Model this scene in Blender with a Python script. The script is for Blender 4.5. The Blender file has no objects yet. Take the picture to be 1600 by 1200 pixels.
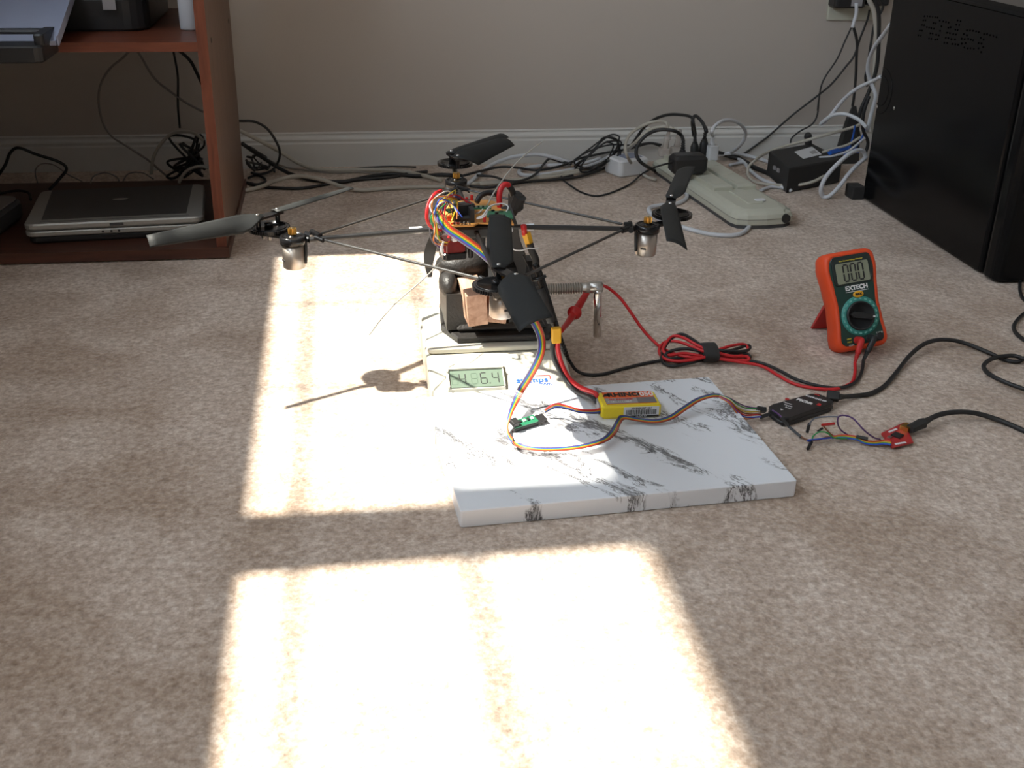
import bpy, bmesh, math, random
from mathutils import Vector as V, Matrix as MX, Euler
random.seed(7)
SC = bpy.context.scene
COL = SC.collection
# ------------------------------------------------------------------ camera, world, sun, exposure
S = 1.5     # one building unit below is 1.5 m in the scene
FPX, PITCH, ROLL, HC, YAW = 1740.0, math.radians(25.3), math.radians(1.2), 0.5, math.radians(9)
cF = V((math.sin(YAW)*math.cos(PITCH), math.cos(YAW)*math.cos(PITCH), -math.sin(PITCH)))
_R = V((math.cos(YAW), -math.sin(YAW), 0)); _U = _R.cross(cF)
cR = _R*math.cos(ROLL)+_U*math.sin(ROLL); cU = _U*math.cos(ROLL)-_R*math.sin(ROLL)
cam = bpy.data.objects.new('camera', bpy.data.cameras.new('camera')); COL.objects.link(cam)
cam.data.sensor_width = 36; cam.data.lens = FPX/1600*36; cam.data.clip_start = .02
cam.matrix_world = MX(((cR.x, cU.x, -cF.x, 0), (cR.y, cU.y, -cF.y, 0), (cR.z, cU.z, -cF.z, HC*S), (0, 0, 0, 1)))
cam.data.dof.use_dof = True; cam.data.dof.focus_distance = 1.15*S; cam.data.dof.aperture_fstop = 16
SC.camera = cam
SC.view_settings.view_transform = 'Standard'; SC.view_settings.look = 'None'
SC.view_settings.gamma = 1; SC.view_settings.use_curve_mapping = False
SC.view_settings.exposure = 0.0

w = bpy.data.worlds.new('sky'); SC.world = w; w.use_nodes = True
bg = w.node_tree.nodes['Background']; bg.inputs[0].default_value = (.62, .78, 1, 1); bg.inputs[1].default_value = 3.0

SUN_EL = math.radians(58)
sl = bpy.data.lights.new('sun', 'SUN'); sl.energy = 19.5; sl.angle = math.radians(1.15); sl.color = (1, .93, .83)
so = bpy.data.objects.new('sun', sl); COL.objects.link(so)
so.rotation_euler = V((math.cos(SUN_EL), 0, -math.sin(SUN_EL))).to_track_quat('-Z', 'Y').to_euler(); so.location = (-3, 1, 5)
XW, YB, XR, YF, ZC = -.60, 1.975, 1.65, -1.5, 1.65        # inner faces of the room
WINS = [(.816, 1.485), (.05, .728), (-1.25, -.15)]         # left wall openings (Y ranges); the last window is added to supply fill
Z0, Z1 = .816, 1.379
for (a, b), e in zip(WINS, (17, 15, 8)):  # last lamp gives fill through the added window behind the camera
    al = bpy.data.lights.new('window_daylight', 'AREA'); al.shape = 'RECTANGLE'; al.size = (b-a)*S; al.size_y = (Z1-Z0)*S
    al.energy = e; al.color = (.88, .93, 1.0)
    ao = bpy.data.objects.new('window_daylight', al); COL.objects.link(ao)
    ao.location = V((XW-.06, (a+b)/2, (Z0+Z1)/2))*S
    ao.rotation_euler = MX(((0, 0, -1), (1, 0, 0), (0, -1, 0))).to_euler()
al = bpy.data.lights.new('room_fill', 'AREA'); al.shape = 'RECTANGLE'; al.size = 1.6*S; al.size_y = .8*S; al.energy = 2; al.color = (1.0, .93, .86)  # added soft fill lamp in front of the front wall, no window there
ao = bpy.data.objects.new('room_fill', al); COL.objects.link(ao); ao.location = V((.4, YF+.12, 1.1))*S
ao.rotation_euler = V((0, 1, -.25)).to_track_quat('-Z', 'Z').to_euler()

# ------------------------------------------------------------------ photo-to-place helpers
def ray(u, v): return cF*FPX+cR*(u-800)-cU*(v-600)
O = V((0, 0, HC))
def G(u, v, z=0.):
    d = ray(u, v); return O+d*((z-HC)/d.z)
def GY(u, v, y):
    d = ray(u, v); return O+d*(y/d.y)
def GX(u, v, x):
    d = ray(u, v); return O+d*(x/d.x)
def pt(p):                                # (u,v,z) or (u,v,'Y',y) or (u,v,'X',x) or Vector
    if isinstance(p, V): return p
    if len(p) == 4: return GY(p[0], p[1], p[3]) if p[2] == 'Y' else GX(p[0], p[1], p[3])
    q = G(*p)
    return q if q.y < 1.957 else GY(p[0], p[1], 1.957)      # nothing goes behind the baseboard

# ------------------------------------------------------------------ materials
MATS = {}
def nt(name):
    m = bpy.data.materials.new(name); m.use_nodes = True
    return m, m.node_tree.nodes, m.node_tree.links, m.node_tree.nodes['Principled BSDF']
def mat(name, col, rough=.5, metal=0., var=.12, scale=60, bump=0., bscale=200, trans=0., spec=.5, emis=0, coat=0, alpha=1):
    if name in MATS: return MATS[name]
    m, N, L, B = nt(name)
    tc = N.new('ShaderNodeTexCoord')
    no = N.new('ShaderNodeTexNoise'); no.inputs['Scale'].default_value = scale/S; no.inputs['Detail'].default_value = 4
    L.new(tc.outputs['Object'], no.inputs['Vector'])
    mix = N.new('ShaderNodeMix'); mix.data_type = 'RGBA'
    mix.inputs[6].default_value = (*[max(0, c*(1-var)) for c in col], 1); mix.inputs[7].default_value = (*[min(1, c*(1+var)) for c in col], 1)
    L.new(no.outputs[0], mix.inputs[0]); L.new(mix.outputs[2], B.inputs['Base Color'])
    B.inputs['Roughness'].default_value = rough; B.inputs['Metallic'].default_value = metal
    B.inputs['Specular IOR Level'].default_value = spec; B.inputs['Coat Weight'].default_value = coat
    if trans: B.inputs['Transmission Weight'].default_value = trans
    if alpha < 1: B.inputs['Alpha'].default_value = alpha
    if emis:
        B.inputs['Emission Color'].default_value = (*col, 1); B.inputs['Emission Strength'].default_value = emis
    if bump:
        n2 = N.new('ShaderNodeTexNoise'); n2.inputs['Scale'].default_value = bscale/S; n2.inputs['Detail'].default_value = 3
        L.new(tc.outputs['Object'], n2.inputs['Vector'])
        bp = N.new('ShaderNodeBump'); bp.inputs['Strength'].default_value = bump; bp.inputs['Distance'].default_value = .001
        L.new(n2.outputs[0], bp.inputs['Height']); L.new(bp.outputs[0], B.inputs['Normal'])
    MATS[name] = m; return m
def ramp(N, stops):
    r = N.new('ShaderNodeValToRGB'); e = r.color_ramp.elements
    while len(e) < len(stops): e.new(.5)
    for i, (p, c) in enumerate(stops): e[i].position = p; e[i].color = (*c, 1) if len(c) == 3 else c
    return r
def carpet():
    m, N, L, B = nt('carpet'); tc = N.new('ShaderNodeTexCoord')
    a = N.new('ShaderNodeTexNoise'); a.inputs['Scale'].default_value = 185/S; a.inputs['Detail'].default_value = 6; a.inputs['Roughness'].default_value = .65
    b = N.new('ShaderNodeTexNoise'); b.inputs['Scale'].default_value = 9/S; b.inputs['Detail'].default_value = 5; b.inputs['Distortion'].default_value = .6
    c = N.new('ShaderNodeTexVoronoi'); c.inputs['Scale'].default_value = 170/S; c.inputs['Randomness'].default_value = 1
    for x in (a, b, c): L.new(tc.outputs['Object'], x.inputs['Vector'])
    ra = ramp(N, [(.28, (.36, .26, .19)), (.5, (.60, .475, .385)), (.72, (.86, .76, .67))]); L.new(a.outputs[0], ra.inputs[0])
    rb = ramp(N, [(.34, (.66, .59, .52)), (.6, (1, 1, 1))]); L.new(b.outputs[0], rb.inputs[0])
    mx = N.new('ShaderNodeMix'); mx.data_type = 'RGBA'; mx.blend_type = 'MULTIPLY'; mx.inputs[0].default_value = .8
    L.new(ra.outputs[0], mx.inputs[6]); L.new(rb.outputs[0], mx.inputs[7]); L.new(mx.outputs[2], B.inputs['Base Color'])
    B.inputs['Roughness'].default_value = .95; B.inputs['Specular IOR Level'].default_value = .1
    B.inputs['Sheen Weight'].default_value = .25; B.inputs['Sheen Roughness'].default_value = .6
    ad = N.new('ShaderNodeMath'); ad.operation = 'MULTIPLY_ADD'; ad.inputs[1].default_value = -.7
    L.new(c.outputs['Distance'], ad.inputs[0]); L.new(a.outputs[0], ad.inputs[2])
    bp = N.new('ShaderNodeBump'); bp.inputs['Strength'].default_value = .9; bp.inputs['Distance'].default_value = .003
    L.new(ad.outputs[0], bp.inputs['Height']); L.new(bp.outputs[0], B.inputs['Normal']); return m
def wall_mat(name, col):
    return mat(name, col, .75, var=.03, scale=3, bump=.25, bscale=90, spec=.25)
def wood(name, c1, c2, axis='Z', rough=.38):
    m, N, L, B = nt(name); tc = N.new('ShaderNodeTexCoord'); mp = N.new('ShaderNodeMapping')
    s = {'Z': (60, 60, 5), 'X': (5, 60, 60), 'Y': (60, 5, 60)}[axis]; mp.inputs['Scale'].default_value = [q/S for q in s]
    L.new(tc.outputs['Object'], mp.inputs['Vector'])
    a = N.new('ShaderNodeTexNoise'); a.inputs['Scale'].default_value = 2.2; a.inputs['Detail'].default_value = 8; a.inputs['Distortion'].default_value = .8
    L.new(mp.outputs[0], a.inputs['Vector']); r = ramp(N, [(.3, c1), (.7, c2)]); L.new(a.outputs[0], r.inputs[0]); L.new(r.outputs[0], B.inputs['Base Color'])
    B.inputs['Roughness'].default_value = rough; return m
def marble():
    m, N, L, B = nt('marble_laminate'); tc = N.new('ShaderNodeTexCoord'); mp = N.new('ShaderNodeMapping')
    rot = N.new('ShaderNodeMapping'); rot.inputs['Rotation'].default_value = (0, 0, math.radians(52)); L.new(tc.outputs['Object'], rot.inputs['Vector'])
    mp.inputs['Scale'].default_value = (.75/S, 1.9/S, .4/S)
    L.new(rot.outputs[0], mp.inputs['Vector'])
    wv = N.new('ShaderNodeTexNoise'); wv.inputs['Scale'].default_value = 19; wv.inputs['Detail'].default_value = 9; wv.inputs['Distortion'].default_value = .55; wv.inputs['Roughness'].default_value = .74
    L.new(mp.outputs[0], wv.inputs['Vector'])
    s1 = N.new('ShaderNodeMath'); s1.operation = 'SUBTRACT'; s1.inputs[1].default_value = .5; L.new(wv.outputs[0], s1.inputs[0])
    s2 = N.new('ShaderNodeMath'); s2.operation = 'ABSOLUTE'; L.new(s1.outputs[0], s2.inputs[0])
    rv = ramp(N, [(0, (1, 1, 1)), (.009, (1, 1, 1)), (.018, (0, 0, 0))]); L.new(s2.outputs[0], rv.inputs[0])
    k = N.new('ShaderNodeTexNoise'); k.inputs['Scale'].default_value = 12; k.inputs['Detail'].default_value = 3; k.inputs['Distortion'].default_value = .7
    mp2 = N.new('ShaderNodeMapping'); mp2.inputs['Scale'].default_value = (.55/S, 2.3/S, .8/S); mp2.inputs['Location'].default_value = (.9, .10, 0)
    L.new(rot.outputs[0], mp2.inputs['Vector']); L.new(mp2.outputs[0], k.inputs['Vector'])
    rk = ramp(N, [(.50, (0, 0, 0)), (.55, (1, 1, 1))]); L.new(k.outputs[0], rk.inputs[0])
    mu = N.new('ShaderNodeMath'); mu.operation = 'MULTIPLY'; L.new(rv.outputs[0], mu.inputs[0]); L.new(rk.outputs[0], mu.inputs[1])
    # smoky grey beside the veins
    s3 = ramp(N, [(.03, (.75, .75, .75)), (.07, (0, 0, 0))]); L.new(s2.outputs[0], s3.inputs[0])
    rk2 = ramp(N, [(.56, (0, 0, 0)), (.64, (1, 1, 1))]); L.new(k.outputs[0], rk2.inputs[0])
    mu2 = N.new('ShaderNodeMath'); mu2.operation = 'MULTIPLY'; L.new(s3.outputs[0], mu2.inputs[0]); L.new(rk2.outputs[0], mu2.inputs[1])
    mxx = N.new('ShaderNodeMath'); mxx.operation = 'MAXIMUM'; L.new(mu.outputs[0], mxx.inputs[0]); L.new(mu2.outputs[0], mxx.inputs[1])
    mx = N.new('ShaderNodeMix'); mx.data_type = 'RGBA'; mx.inputs[6].default_value = (.80, .82, .86, 1); mx.inputs[7].default_value = (.06, .055, .058, 1)
    L.new(mxx.outputs[0], mx.inputs[0]); L.new(mx.outputs[2], B.inputs['Base Color']); B.inputs['Roughness'].default_value = .33; return m
CARPET = carpet(); WALL = wall_mat('wall_paint', (.50, .455, .41)); TRIM = mat('trim_paint', (.66, .65, .62), .4, var=.02)
CHERRY = wood('cherry_laminate', (.095, .024, .012), (.19, .054, .026)); CHERRYX = wood('cherry_laminate_across', (.095, .024, .012), (.19, .054, .026), 'X')
CHERRYB = wood('cherry_shaded_laminate', (.06, .022, .014), (.11, .04, .024), 'X', .4)  # base panel copy of the cherry, shade inside the desk darkened into its colour
CHERRYD = wood('cherry_laminate_face', (.11, .058, .036), (.17, .092, .058), 'Z', .45)
MARBLE = marble()
BLK = mat('black_plastic', (.018, .018, .019), .42); BLKM = mat('matte_black', (.028, .027, .027), .7, bump=.2)
BLKG = mat('gloss_black', (.010, .010, .011), .2, spec=.4)
TOWER = mat('tower_black', (.0055, .0055, .006), .18, spec=.17, var=.05); DKG = mat('dark_grey_plastic', (.075, .075, .078), .5)
BLADE = mat('blade_plastic', (.021, .022, .022), .6, spec=.25, var=.15, bump=.1)
IRON = mat('cast_iron_paint', (.020, .018, .017), .5, bump=1.0, bscale=380, var=.3)
STEEL = mat('zinc_steel', (.52, .50, .47), .32, 1); CHROME = mat('chrome', (.75, .74, .73), .12, 1); CAN = mat('motor_steel', (.52, .47, .42), .38, 1)
BRASS = mat('brass', (.75, .47, .13), .3, 1); RUB = mat('cable_rubber', (.017, .017, .018), .5)
RED = mat('red_wire', (.62, .02, .025), .4); REDP = mat('red_plastic', (.55, .02, .02), .35)
WHC = mat('white_cable', (.62, .64, .68), .45, var=.05); BGC = mat('beige_cable', (.47, .44, .38), .5, var=.05); GYC = mat('grey_cable', (.25, .23, .21), .5)
BLUEC = mat('blue_cable', (.02, .12, .55), .4); WHP = mat('white_plastic', (.75, .76, .78), .4, var=.03)
BEIGE = mat('strip_beige', (.55, .55, .46), .42, var=.03); SCALEW = mat('scale_white', (.58, .56, .48), .45, var=.02)
ORNG = mat('orange_rubber', (.78, .075, .015), .5, var=.05, bump=.1); GRNP = mat('dark_green_face', (.012, .045, .035), .4)
TEAL = mat('teal_print', (.04, .26, .22), .5); LCD = mat('lcd_grey', (.26, .28, .20), .25, var=.03); LCDG = mat('lcd_green', (.12, .165, .125), .4, var=.04)
INK = mat('black_ink', (.02, .02, .02), .5); WINK = mat('white_ink', (.8, .8, .8), .5, var=.01); YINK = mat('yellow_ink', (.75, .6, .05), .5); BINK = mat('blue_ink', (.02, .1, .55), .5); RINK = mat('red_ink', (.7, .03, .03), .5)
YEL = mat('yellow_wrap', (.85, .66, .015), .3, coat=.3, var=.04); OLAB = mat('orange_label', (.80, .12, .02), .35, var=.1); GLAB = mat('grey_label', (.33, .32, .33), .4)
PCBO = mat('orange_board', (.72, .33, .08), .45, var=.08); PCBG = mat('green_board', (.02, .16, .08), .35, var=.3, scale=300); PCBR = mat('red_board', (.45, .03, .03), .35, var=.15)
WOODB = wood('pine_block', (.36, .19, .12), (.60, .37, .26), 'Y', .7); SILV = mat('laptop_silver', (.42, .41, .38), .35, .4, var=.03); LID = mat('laptop_lid_grey', (.085, .082, .078), .4, .2)
PAPER = mat('blue_white_paper', (.30, .33, .44), .6, var=.03); CLEAR = mat('clear_plastic', (.85, .78, .74), .25, trans=.55, alpha=.75)
YCON = mat('yellow_connector', (.80, .42, .02), .4); GRN = mat('green_wire', (.03, .28, .07), .4); ORW = mat('orange_wire', (.55, .14, .02), .4); YW = mat('yellow_wire', (.60, .42, .03), .4)
BLW = mat('blue_wire', (.03, .08, .5), .4); VIO = mat('violet_wire', (.11, .05, .17), .4); BRW = mat('brown_wire', (.2, .07, .03), .45); GYW = mat('grey_wire', (.16, .17, .20), .45); WHW = mat('white_wire', (.75, .75, .75), .4)
DUCT = mat('glass_lens', (.05, .05, .05), .1)

# ------------------------------------------------------------------ mesh builder
def frame(p, z, x=None):
    z = z.normalized(); x = x or (V((0, 0, 1)) if abs(z.z) < .9 else V((1, 0, 0)))
    y = z.cross(x).normalized(); x = y.cross(z)
    return MX(((x.x, y.x, z.x, p.x), (x.y, y.y, z.y, p.y), (x.z, y.z, z.z, p.z), (0, 0, 0, 1)))
def TR(x, y, z, rz=0, rx=0, ry=0): return MX.Translation((x, y, z)) @ Euler((math.radians(rx), math.radians(ry), math.radians(rz))).to_matrix().to_4x4()
def smooth(pts, n=6, closed=False):
    P = [pt(p) for p in pts]
    if len(P) < 3: return P
    out = []; m = len(P)
    for i in range(m if closed else m-1):
        a = P[(i-1) % m] if closed or i else P[0]*2-P[1]; b = P[i]; c = P[(i+1) % m]; d = P[(i+2) % m] if closed or i < m-2 else P[-1]*2-P[-2]
        for k in range(n):
            t = k/n; out.append(.5*((2*b)+(c-a)*t+(2*a-5*b+4*c-d)*t*t+(3*b-a-3*c+d)*t**3))
    if not closed: out.append(P[-1])
    return out
class MB:
    def __init__(s, M=None): s.v = []; s.f = []; s.mi = []; s.M = M or MX.Identity(4); s.k = 0; s.sm = []
    def add(s, vs, fs, sm=False, M=None):
        T = s.M @ M if M is not None else s.M; b = len(s.v)
        s.v += [T @ V(v) for v in vs]; s.f += [[i+b for i in f] for f in fs]; s.mi += [s.k]*len(fs); s.sm += [sm]*len(fs); return s
    def box(s, c, d, M=None, b=0):
        x, y, z = c; a, e, g = d[0]/2, d[1]/2, d[2]/2
        if not b:
            return s.add([(x+i*a, y+j*e, z+k*g) for k in (-1, 1) for j in (-1, 1) for i in (-1, 1)],
                     [(0, 2, 3, 1), (4, 5, 7, 6), (0, 1, 5, 4), (2, 6, 7, 3), (0, 4, 6, 2), (1, 3, 7, 5)], M=M)
        pts = rrect(d[0], d[1], b, 3)
        return s.prism(pts, z-g, z+g, M=(M or MX.Identity(4)) @ MX.Translation((x, y, 0)), b=min(b, g)*.5)
    def prism(s, pts, z0, z1, M=None, b=0, sm=False):
        n = len(pts); cx = sum(p[0] for p in pts)/n; cy = sum(p[1] for p in pts)/n
        def sc(k, z):
            out = []
            for px, py in pts:
                dx, dy = px-cx, py-cy; l = math.hypot(dx, dy) or 1; out.append((cx+dx*(1-k/l), cy+dy*(1-k/l), z))
            return out
        rings = [sc(b, z0), sc(0, z0+b), sc(0, z1-b), sc(b, z1)] if b else [sc(0, z0), sc(0, z1)]
        vs = [p for r in rings for p in r]; fs = []
        for r in range(len(rings)-1):
            for i in range(n): j = (i+1) % n; fs.append((r*n+i, r*n+j, (r+1)*n+j, (r+1)*n+i))
        fs.append(tuple(range(n))[::-1]); fs.append(tuple(range((len(rings)-1)*n, len(rings)*n)))
        return s.add(vs, fs, sm, M)
    def cyl(s, p, q, r, r2=None, n=20, sm=True):
        p, q = V(p), V(q); r2 = r if r2 is None else r2; F = frame(p, q-p); L = (q-p).length
        vs = [(r*math.cos(t), r*math.sin(t), 0) for t in [2*math.pi*i/n for i in range(n)]]+[(r2*math.cos(t), r2*math.sin(t), L) for t in [2*math.pi*i/n for i in range(n)]]
        s.add(vs, [(i, (i+1) % n, n+(i+1) % n, n+i) for i in range(n)], sm, F)
        s.add(vs, [tuple(range(n))[::-1], tuple(range(n, 2*n))], False, F); return s
    def lathe(s, prof, M=None, n=24, sm=True):
        vs = [(r*math.cos(2*math.pi*i/n), r*math.sin(2*math.pi*i/n), z) for r, z in prof for i in range(n)]; fs = []
        for k in range(len(prof)-1):
            for i in range(n): j = (i+1) % n; fs.append((k*n+i, k*n+j, (k+1)*n+j, (k+1)*n+i))
        fs.append(tuple(range(n))[::-1]); fs.append(tuple(range((len(prof)-1)*n, len(prof)*n))); return s.add(vs, fs, sm, M)
    def tube(s, pts, r, n=8, sub=6, closed=False, raw=False):
        P = pts if raw else smooth(pts, sub, closed); m = len(P); prev = None; vs = []
        for i, p in enumerate(P):
            t = (P[(i+1) % m]-P[i-1]) if closed or 0 < i < m-1 else (P[1]-P[0] if i == 0 else P[-1]-P[-2])
            t = t.normalized() if t.length > 1e-9 else V((0, 0, 1))
            if prev is None: prev = t.orthogonal().normalized()
            x = (prev-t*prev.dot(t)); x = x.normalized() if x.length > 1e-6 else t.orthogonal().normalized(); y = t.cross(x); prev = x
            rr = r(i/(m-1)) if callable(r) else r
            vs += [p+(x*math.cos(2*math.pi*k/n)+y*math.sin(2*math.pi*k/n))*rr for k in range(n)]
        fs = [(i*n+k, i*n+(k+1) % n, ((i+1) % m)*n+(k+1) % n, ((i+1) % m)*n+k) for i in range(m if closed else m-1) for k in range(n)]
        if not closed: fs += [tuple(range(n))[::-1], tuple(range((m-1)*n, m*n))]
        return s.add(vs, fs, True)
    def ball(s, c, r, sc=(1, 1, 1), n=12):
        prof = [(max(1e-5, math.sin(math.pi*i/n))*r, -math.cos(math.pi*i/n)*r) for i in range(n+1)]
        return s.lathe(prof, MX.Translation(c) @ MX.Diagonal((*sc, 1)), 16)
    def loft(s, secs, closed=True, sm=True):
        n = len(secs[0]); vs = [p for r in secs for p in r]
        fs = [(k*n+i, k*n+(i+1) % n, (k+1)*n+(i+1) % n, (k+1)*n+i) for k in range(len(secs)-1) for i in range(n)]
        fs += [tuple(range(n))[::-1], tuple(range((len(secs)-1)*n, len(secs)*n))]; return s.add(vs, fs, sm)
    def build(s, name, mats, parent=None, label=None, cat=None, group=None, kind=None, keep=False):
        mats = mats if isinstance(mats, (list, tuple)) else [mats]
        xs = [v.x for v in s.v]; ys = [v.y for v in s.v]; zs = [v.z for v in s.v]
        o0 = V(((min(xs)+max(xs))/2, (min(ys)+max(ys))/2, min(zs))) if not keep else V((0, 0, 0))
        me = bpy.data.meshes.new(name); me.from_pydata([(v-o0)*S for v in s.v], [], s.f)
        for m in mats: me.materials.append(m)
        me.polygons.foreach_set('material_index', s.mi); me.polygons.foreach_set('use_smooth', s.sm)
        bm = bmesh.new(); bm.from_mesh(me); bmesh.ops.recalc_face_normals(bm, faces=bm.faces); bm.to_mesh(me); bm.free(); me.update()
        o = bpy.data.objects.new(name, me); COL.objects.link(o); put(o, o0, parent)
        tag(o, label, cat, group, kind); return o
def wloc(o):
    l = V(o.location)
    while o.parent: o = o.parent; l += V(o.location)
    return l
def put(o, loc, parent):
    if parent is not None: o.parent = parent; o.location = V(loc)*S-wloc(parent)
    else: o.location = V(loc)*S
def tag(o, label=None, cat=None, group=None, kind=None):
    if label: o['label'] = label
    if cat: o['category'] = cat
    if group: o['group'] = group
    if kind: o['kind'] = kind
def thing(name, label, cat, loc, group=None):
    o = bpy.data.objects.new(name, None); COL.objects.link(o); o.location = V(loc)*S; o.empty_display_size = .02; tag(o, label, cat, group); return o
def rrect(w, h, r, n=4, cx=0, cy=0):
    out = []
    for sx, sy, a in ((1, 1, 0), (-1, 1, 90), (-1, -1, 180), (1, -1, 270)):
        for k in range(n+1):
            t = math.radians(a+90*k/n); out.append((cx+sx*(w/2-r)+r*math.cos(t), cy+sy*(h/2-r)+r*math.sin(t)))
    return out
def text(name, s, size, M, m, parent=None, align='CENTER', depth=.0002, sx=1., bold=0., shear=0.):
    c = bpy.data.curves.new(name, 'FONT'); c.body = s; c.size = size; c.align_x = align; c.align_y = 'CENTER'; c.extrude = depth; c.offset = bold; c.shear = shear; c.resolution_u = 3
    t = bpy.data.objects.new('tmp', c); COL.objects.link(t); dg = bpy.context.evaluated_depsgraph_get()
    me = bpy.data.meshes.new_from_object(t.evaluated_get(dg)); bpy.data.objects.remove(t)
    T = M @ MX.Diagonal((sx, 1, 1, 1)); me.transform(T); me.name = name
    vs = [v.co.copy() for v in me.vertices]; cc = sum(vs, V())/max(1, len(vs))
    me.transform(MX.Scale(S, 4) @ MX.Translation(-cc)); me.materials.clear(); me.materials.append(m)
    o = bpy.data.objects.new(name, me); COL.objects.link(o); put(o, cc, parent); return o
SEG = {'0': 'abcdef', '4': 'bcfg', '6': 'acdefg', '8': 'abcdefg'}
def digit(mb, ch, x, y, w, h, t, M, z=0):
    seg = {'a': (0, h/2, 1), 'g': (0, 0, 1), 'd': (0, -h/2, 1), 'b': (w/2, h/4, 0), 'c': (w/2, -h/4, 0), 'f': (-w/2, h/4, 0), 'e': (-w/2, -h/4, 0)}
    for k in SEG[ch]:
        a, b, hor = seg[k]; mb.box((x+a, y+b, z), (w*.8 if hor else t, t if hor else h/2*.84, .0002), M)
def cable(label, m, r, pts, cat='cable', name='cable', group='loose cables along the wall and floor', n=8):
    return MB().tube(pts, r, n).build(name, m, None, label, cat, group)

# ------------------------------------------------------------------ the room
def struct(name, mb, m, parent=None): return mb.build(name, m, parent, kind=None if parent else 'structure')
struct('floor', MB().box(((XW+XR)/2, (YB+YF)/2, -.02), (XR-XW+.1, YB-YF+.1, .04)), CARPET)
struct('ceiling', MB().box(((XW+XR)/2, (YB+YF)/2, ZC+.02), (XR-XW+.1, YB-YF+.1, .04)), TRIM)
struct('wall_back', MB().box(((XW+XR)/2, YB+.02, ZC/2), (XR-XW+.08, .04, ZC)), WALL)
struct('wall_front', MB().box(((XW+XR)/2, YF-.02, ZC/2), (XR-XW+.08, .04, ZC)), WALL)
struct('wall_right', MB().box((XR+.02, (YB+YF)/2, ZC/2), (.04, YB-YF, ZC)), WALL)
wl = MB(); xc = XW-.02
wl.box((xc, (YB+YF)/2, Z0/2), (.04, YB-YF, Z0)).box((xc, (YB+YF)/2, (Z1+ZC)/2), (.04, YB-YF, ZC-Z1))
ys = [YF]+[v for a, b in sorted(WINS) for v in (a, b)]+[YB]
for i in range(0, len(ys), 2): wl.box((xc, (ys[i]+ys[i+1])/2, (Z0+Z1)/2), (.04, ys[i+1]-ys[i], Z1-Z0))
struct('wall_left', wl, WALL)
GL = bpy.data.materials.new('window_glass'); GL.use_nodes = True; N = GL.node_tree.nodes; L = GL.node_tree.links; N.clear()
a, b, c, d = N.new('ShaderNodeBsdfTransparent'), N.new('ShaderNodeBsdfGlossy'), N.new('ShaderNodeMixShader'), N.new('ShaderNodeOutputMaterial')
a.inputs[0].default_value = (.97, .98, .97, 1); b.inputs['Roughness'].default_value = .02; c.inputs[0].default_value = .06
L.new(a.outputs[0], c.inputs[1]); L.new(b.outputs[0], c.inputs[2]); L.new(c.outputs[0], d.inputs[0])
for i, (ya, yb) in enumerate(WINS):
    fr = MB(); zc = (Z0+Z1)/2; xm = XW-.02; W = .0075
    for zz, W in ((.912, .007), (1.131, .013)): fr.box((xm, (ya+yb)/2, zz), (.006, yb-ya, W))
    yl = [1.30, 1.06] if i == 0 else [.49, .27] if i == 1 else [-.5, -.85]
    for yy in yl: fr.box((xm, yy, zc), (.005, .005, Z1-Z0))
    f_ = struct('window_%d' % (i+1), fr, TRIM)  # third one is unseen, added for fill
    struct('window_pane', MB().box((xm-.006, (ya+yb)/2, zc), (.002, yb-ya, Z1-Z0)), GL, f_)
# baseboards: profile extruded along the wall
def baseboard(name, x0, x1, y, flip=1):
    pr = [(0, 0), (-.0095, 0), (-.0095, .041), (-.0075, .0435), (-.0075, .046), (-.0085, .048), (-.0075, .0505), (-.004, .0535), (-.003, .056), (-.0045, .058), (-.002, .060), (0, .060)]
    mb = MB(); vs = [(x, y+a*flip, z) for x in (x0, x1) for a, z in pr]; n = len(pr)
    mb.add(vs, [(i, (i+1) % n, n+(i+1) % n, n+i) for i in range(n)]+[tuple(range(n)), tuple(range(n, 2*n))[::-1]])
    return struct(name, mb, TRIM)
baseboard('baseboard_back', XW, XR, YB)
struct('baseboard_right', MB().box((XR-.005, (YB+YF)/2-.01, .03), (.01, YB-YF-.03, .06)), TRIM)
struct('baseboard_left', MB().box((XW+.005, (YB+YF)/2-.01, .03), (.01, YB-YF-.03, .06)), TRIM)

# ------------------------------------------------------------------ desk with printer and laptop on the left
desk = thing('desk', 'cherry wood desk with a side panel, shelf and low base panel at left', 'desk', (-.38, 1.65, 0))
MB().box((-.1665, 1.6575, .308), (.013, .345, .584)).build('side_panel', [CHERRYD], desk)
MB().box((-.1665, 1.4845, .308), (.0134, .0012, .584)).build('edge_band', CHERRY, desk, label='red cherry front edge of the side panel')
MB().box((-.372, 1.6575, .009), (.43, .357, .014)).build('base_panel', CHERRYB, desk)
MB().box((-.3825, 1.6575, .2775), (.419, .343, .0115)).build('shelf', CHERRYX, desk)
MB().box((-.5915, 1.6575, .308), (.013, .345, .584)).build('side_panel', CHERRYD, desk)
MB().box((-.3795, 1.66, .606), (.437, .36, .012)).build('desk_top', CHERRYX, desk)
for (u, v) in ((357, 33), (330, 63)):
    c = GX(u, v, -.16); MB().cyl(c, c+V((.0006, 0, 0)), .0035, n=14).build('screw_hole', INK, desk)

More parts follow.
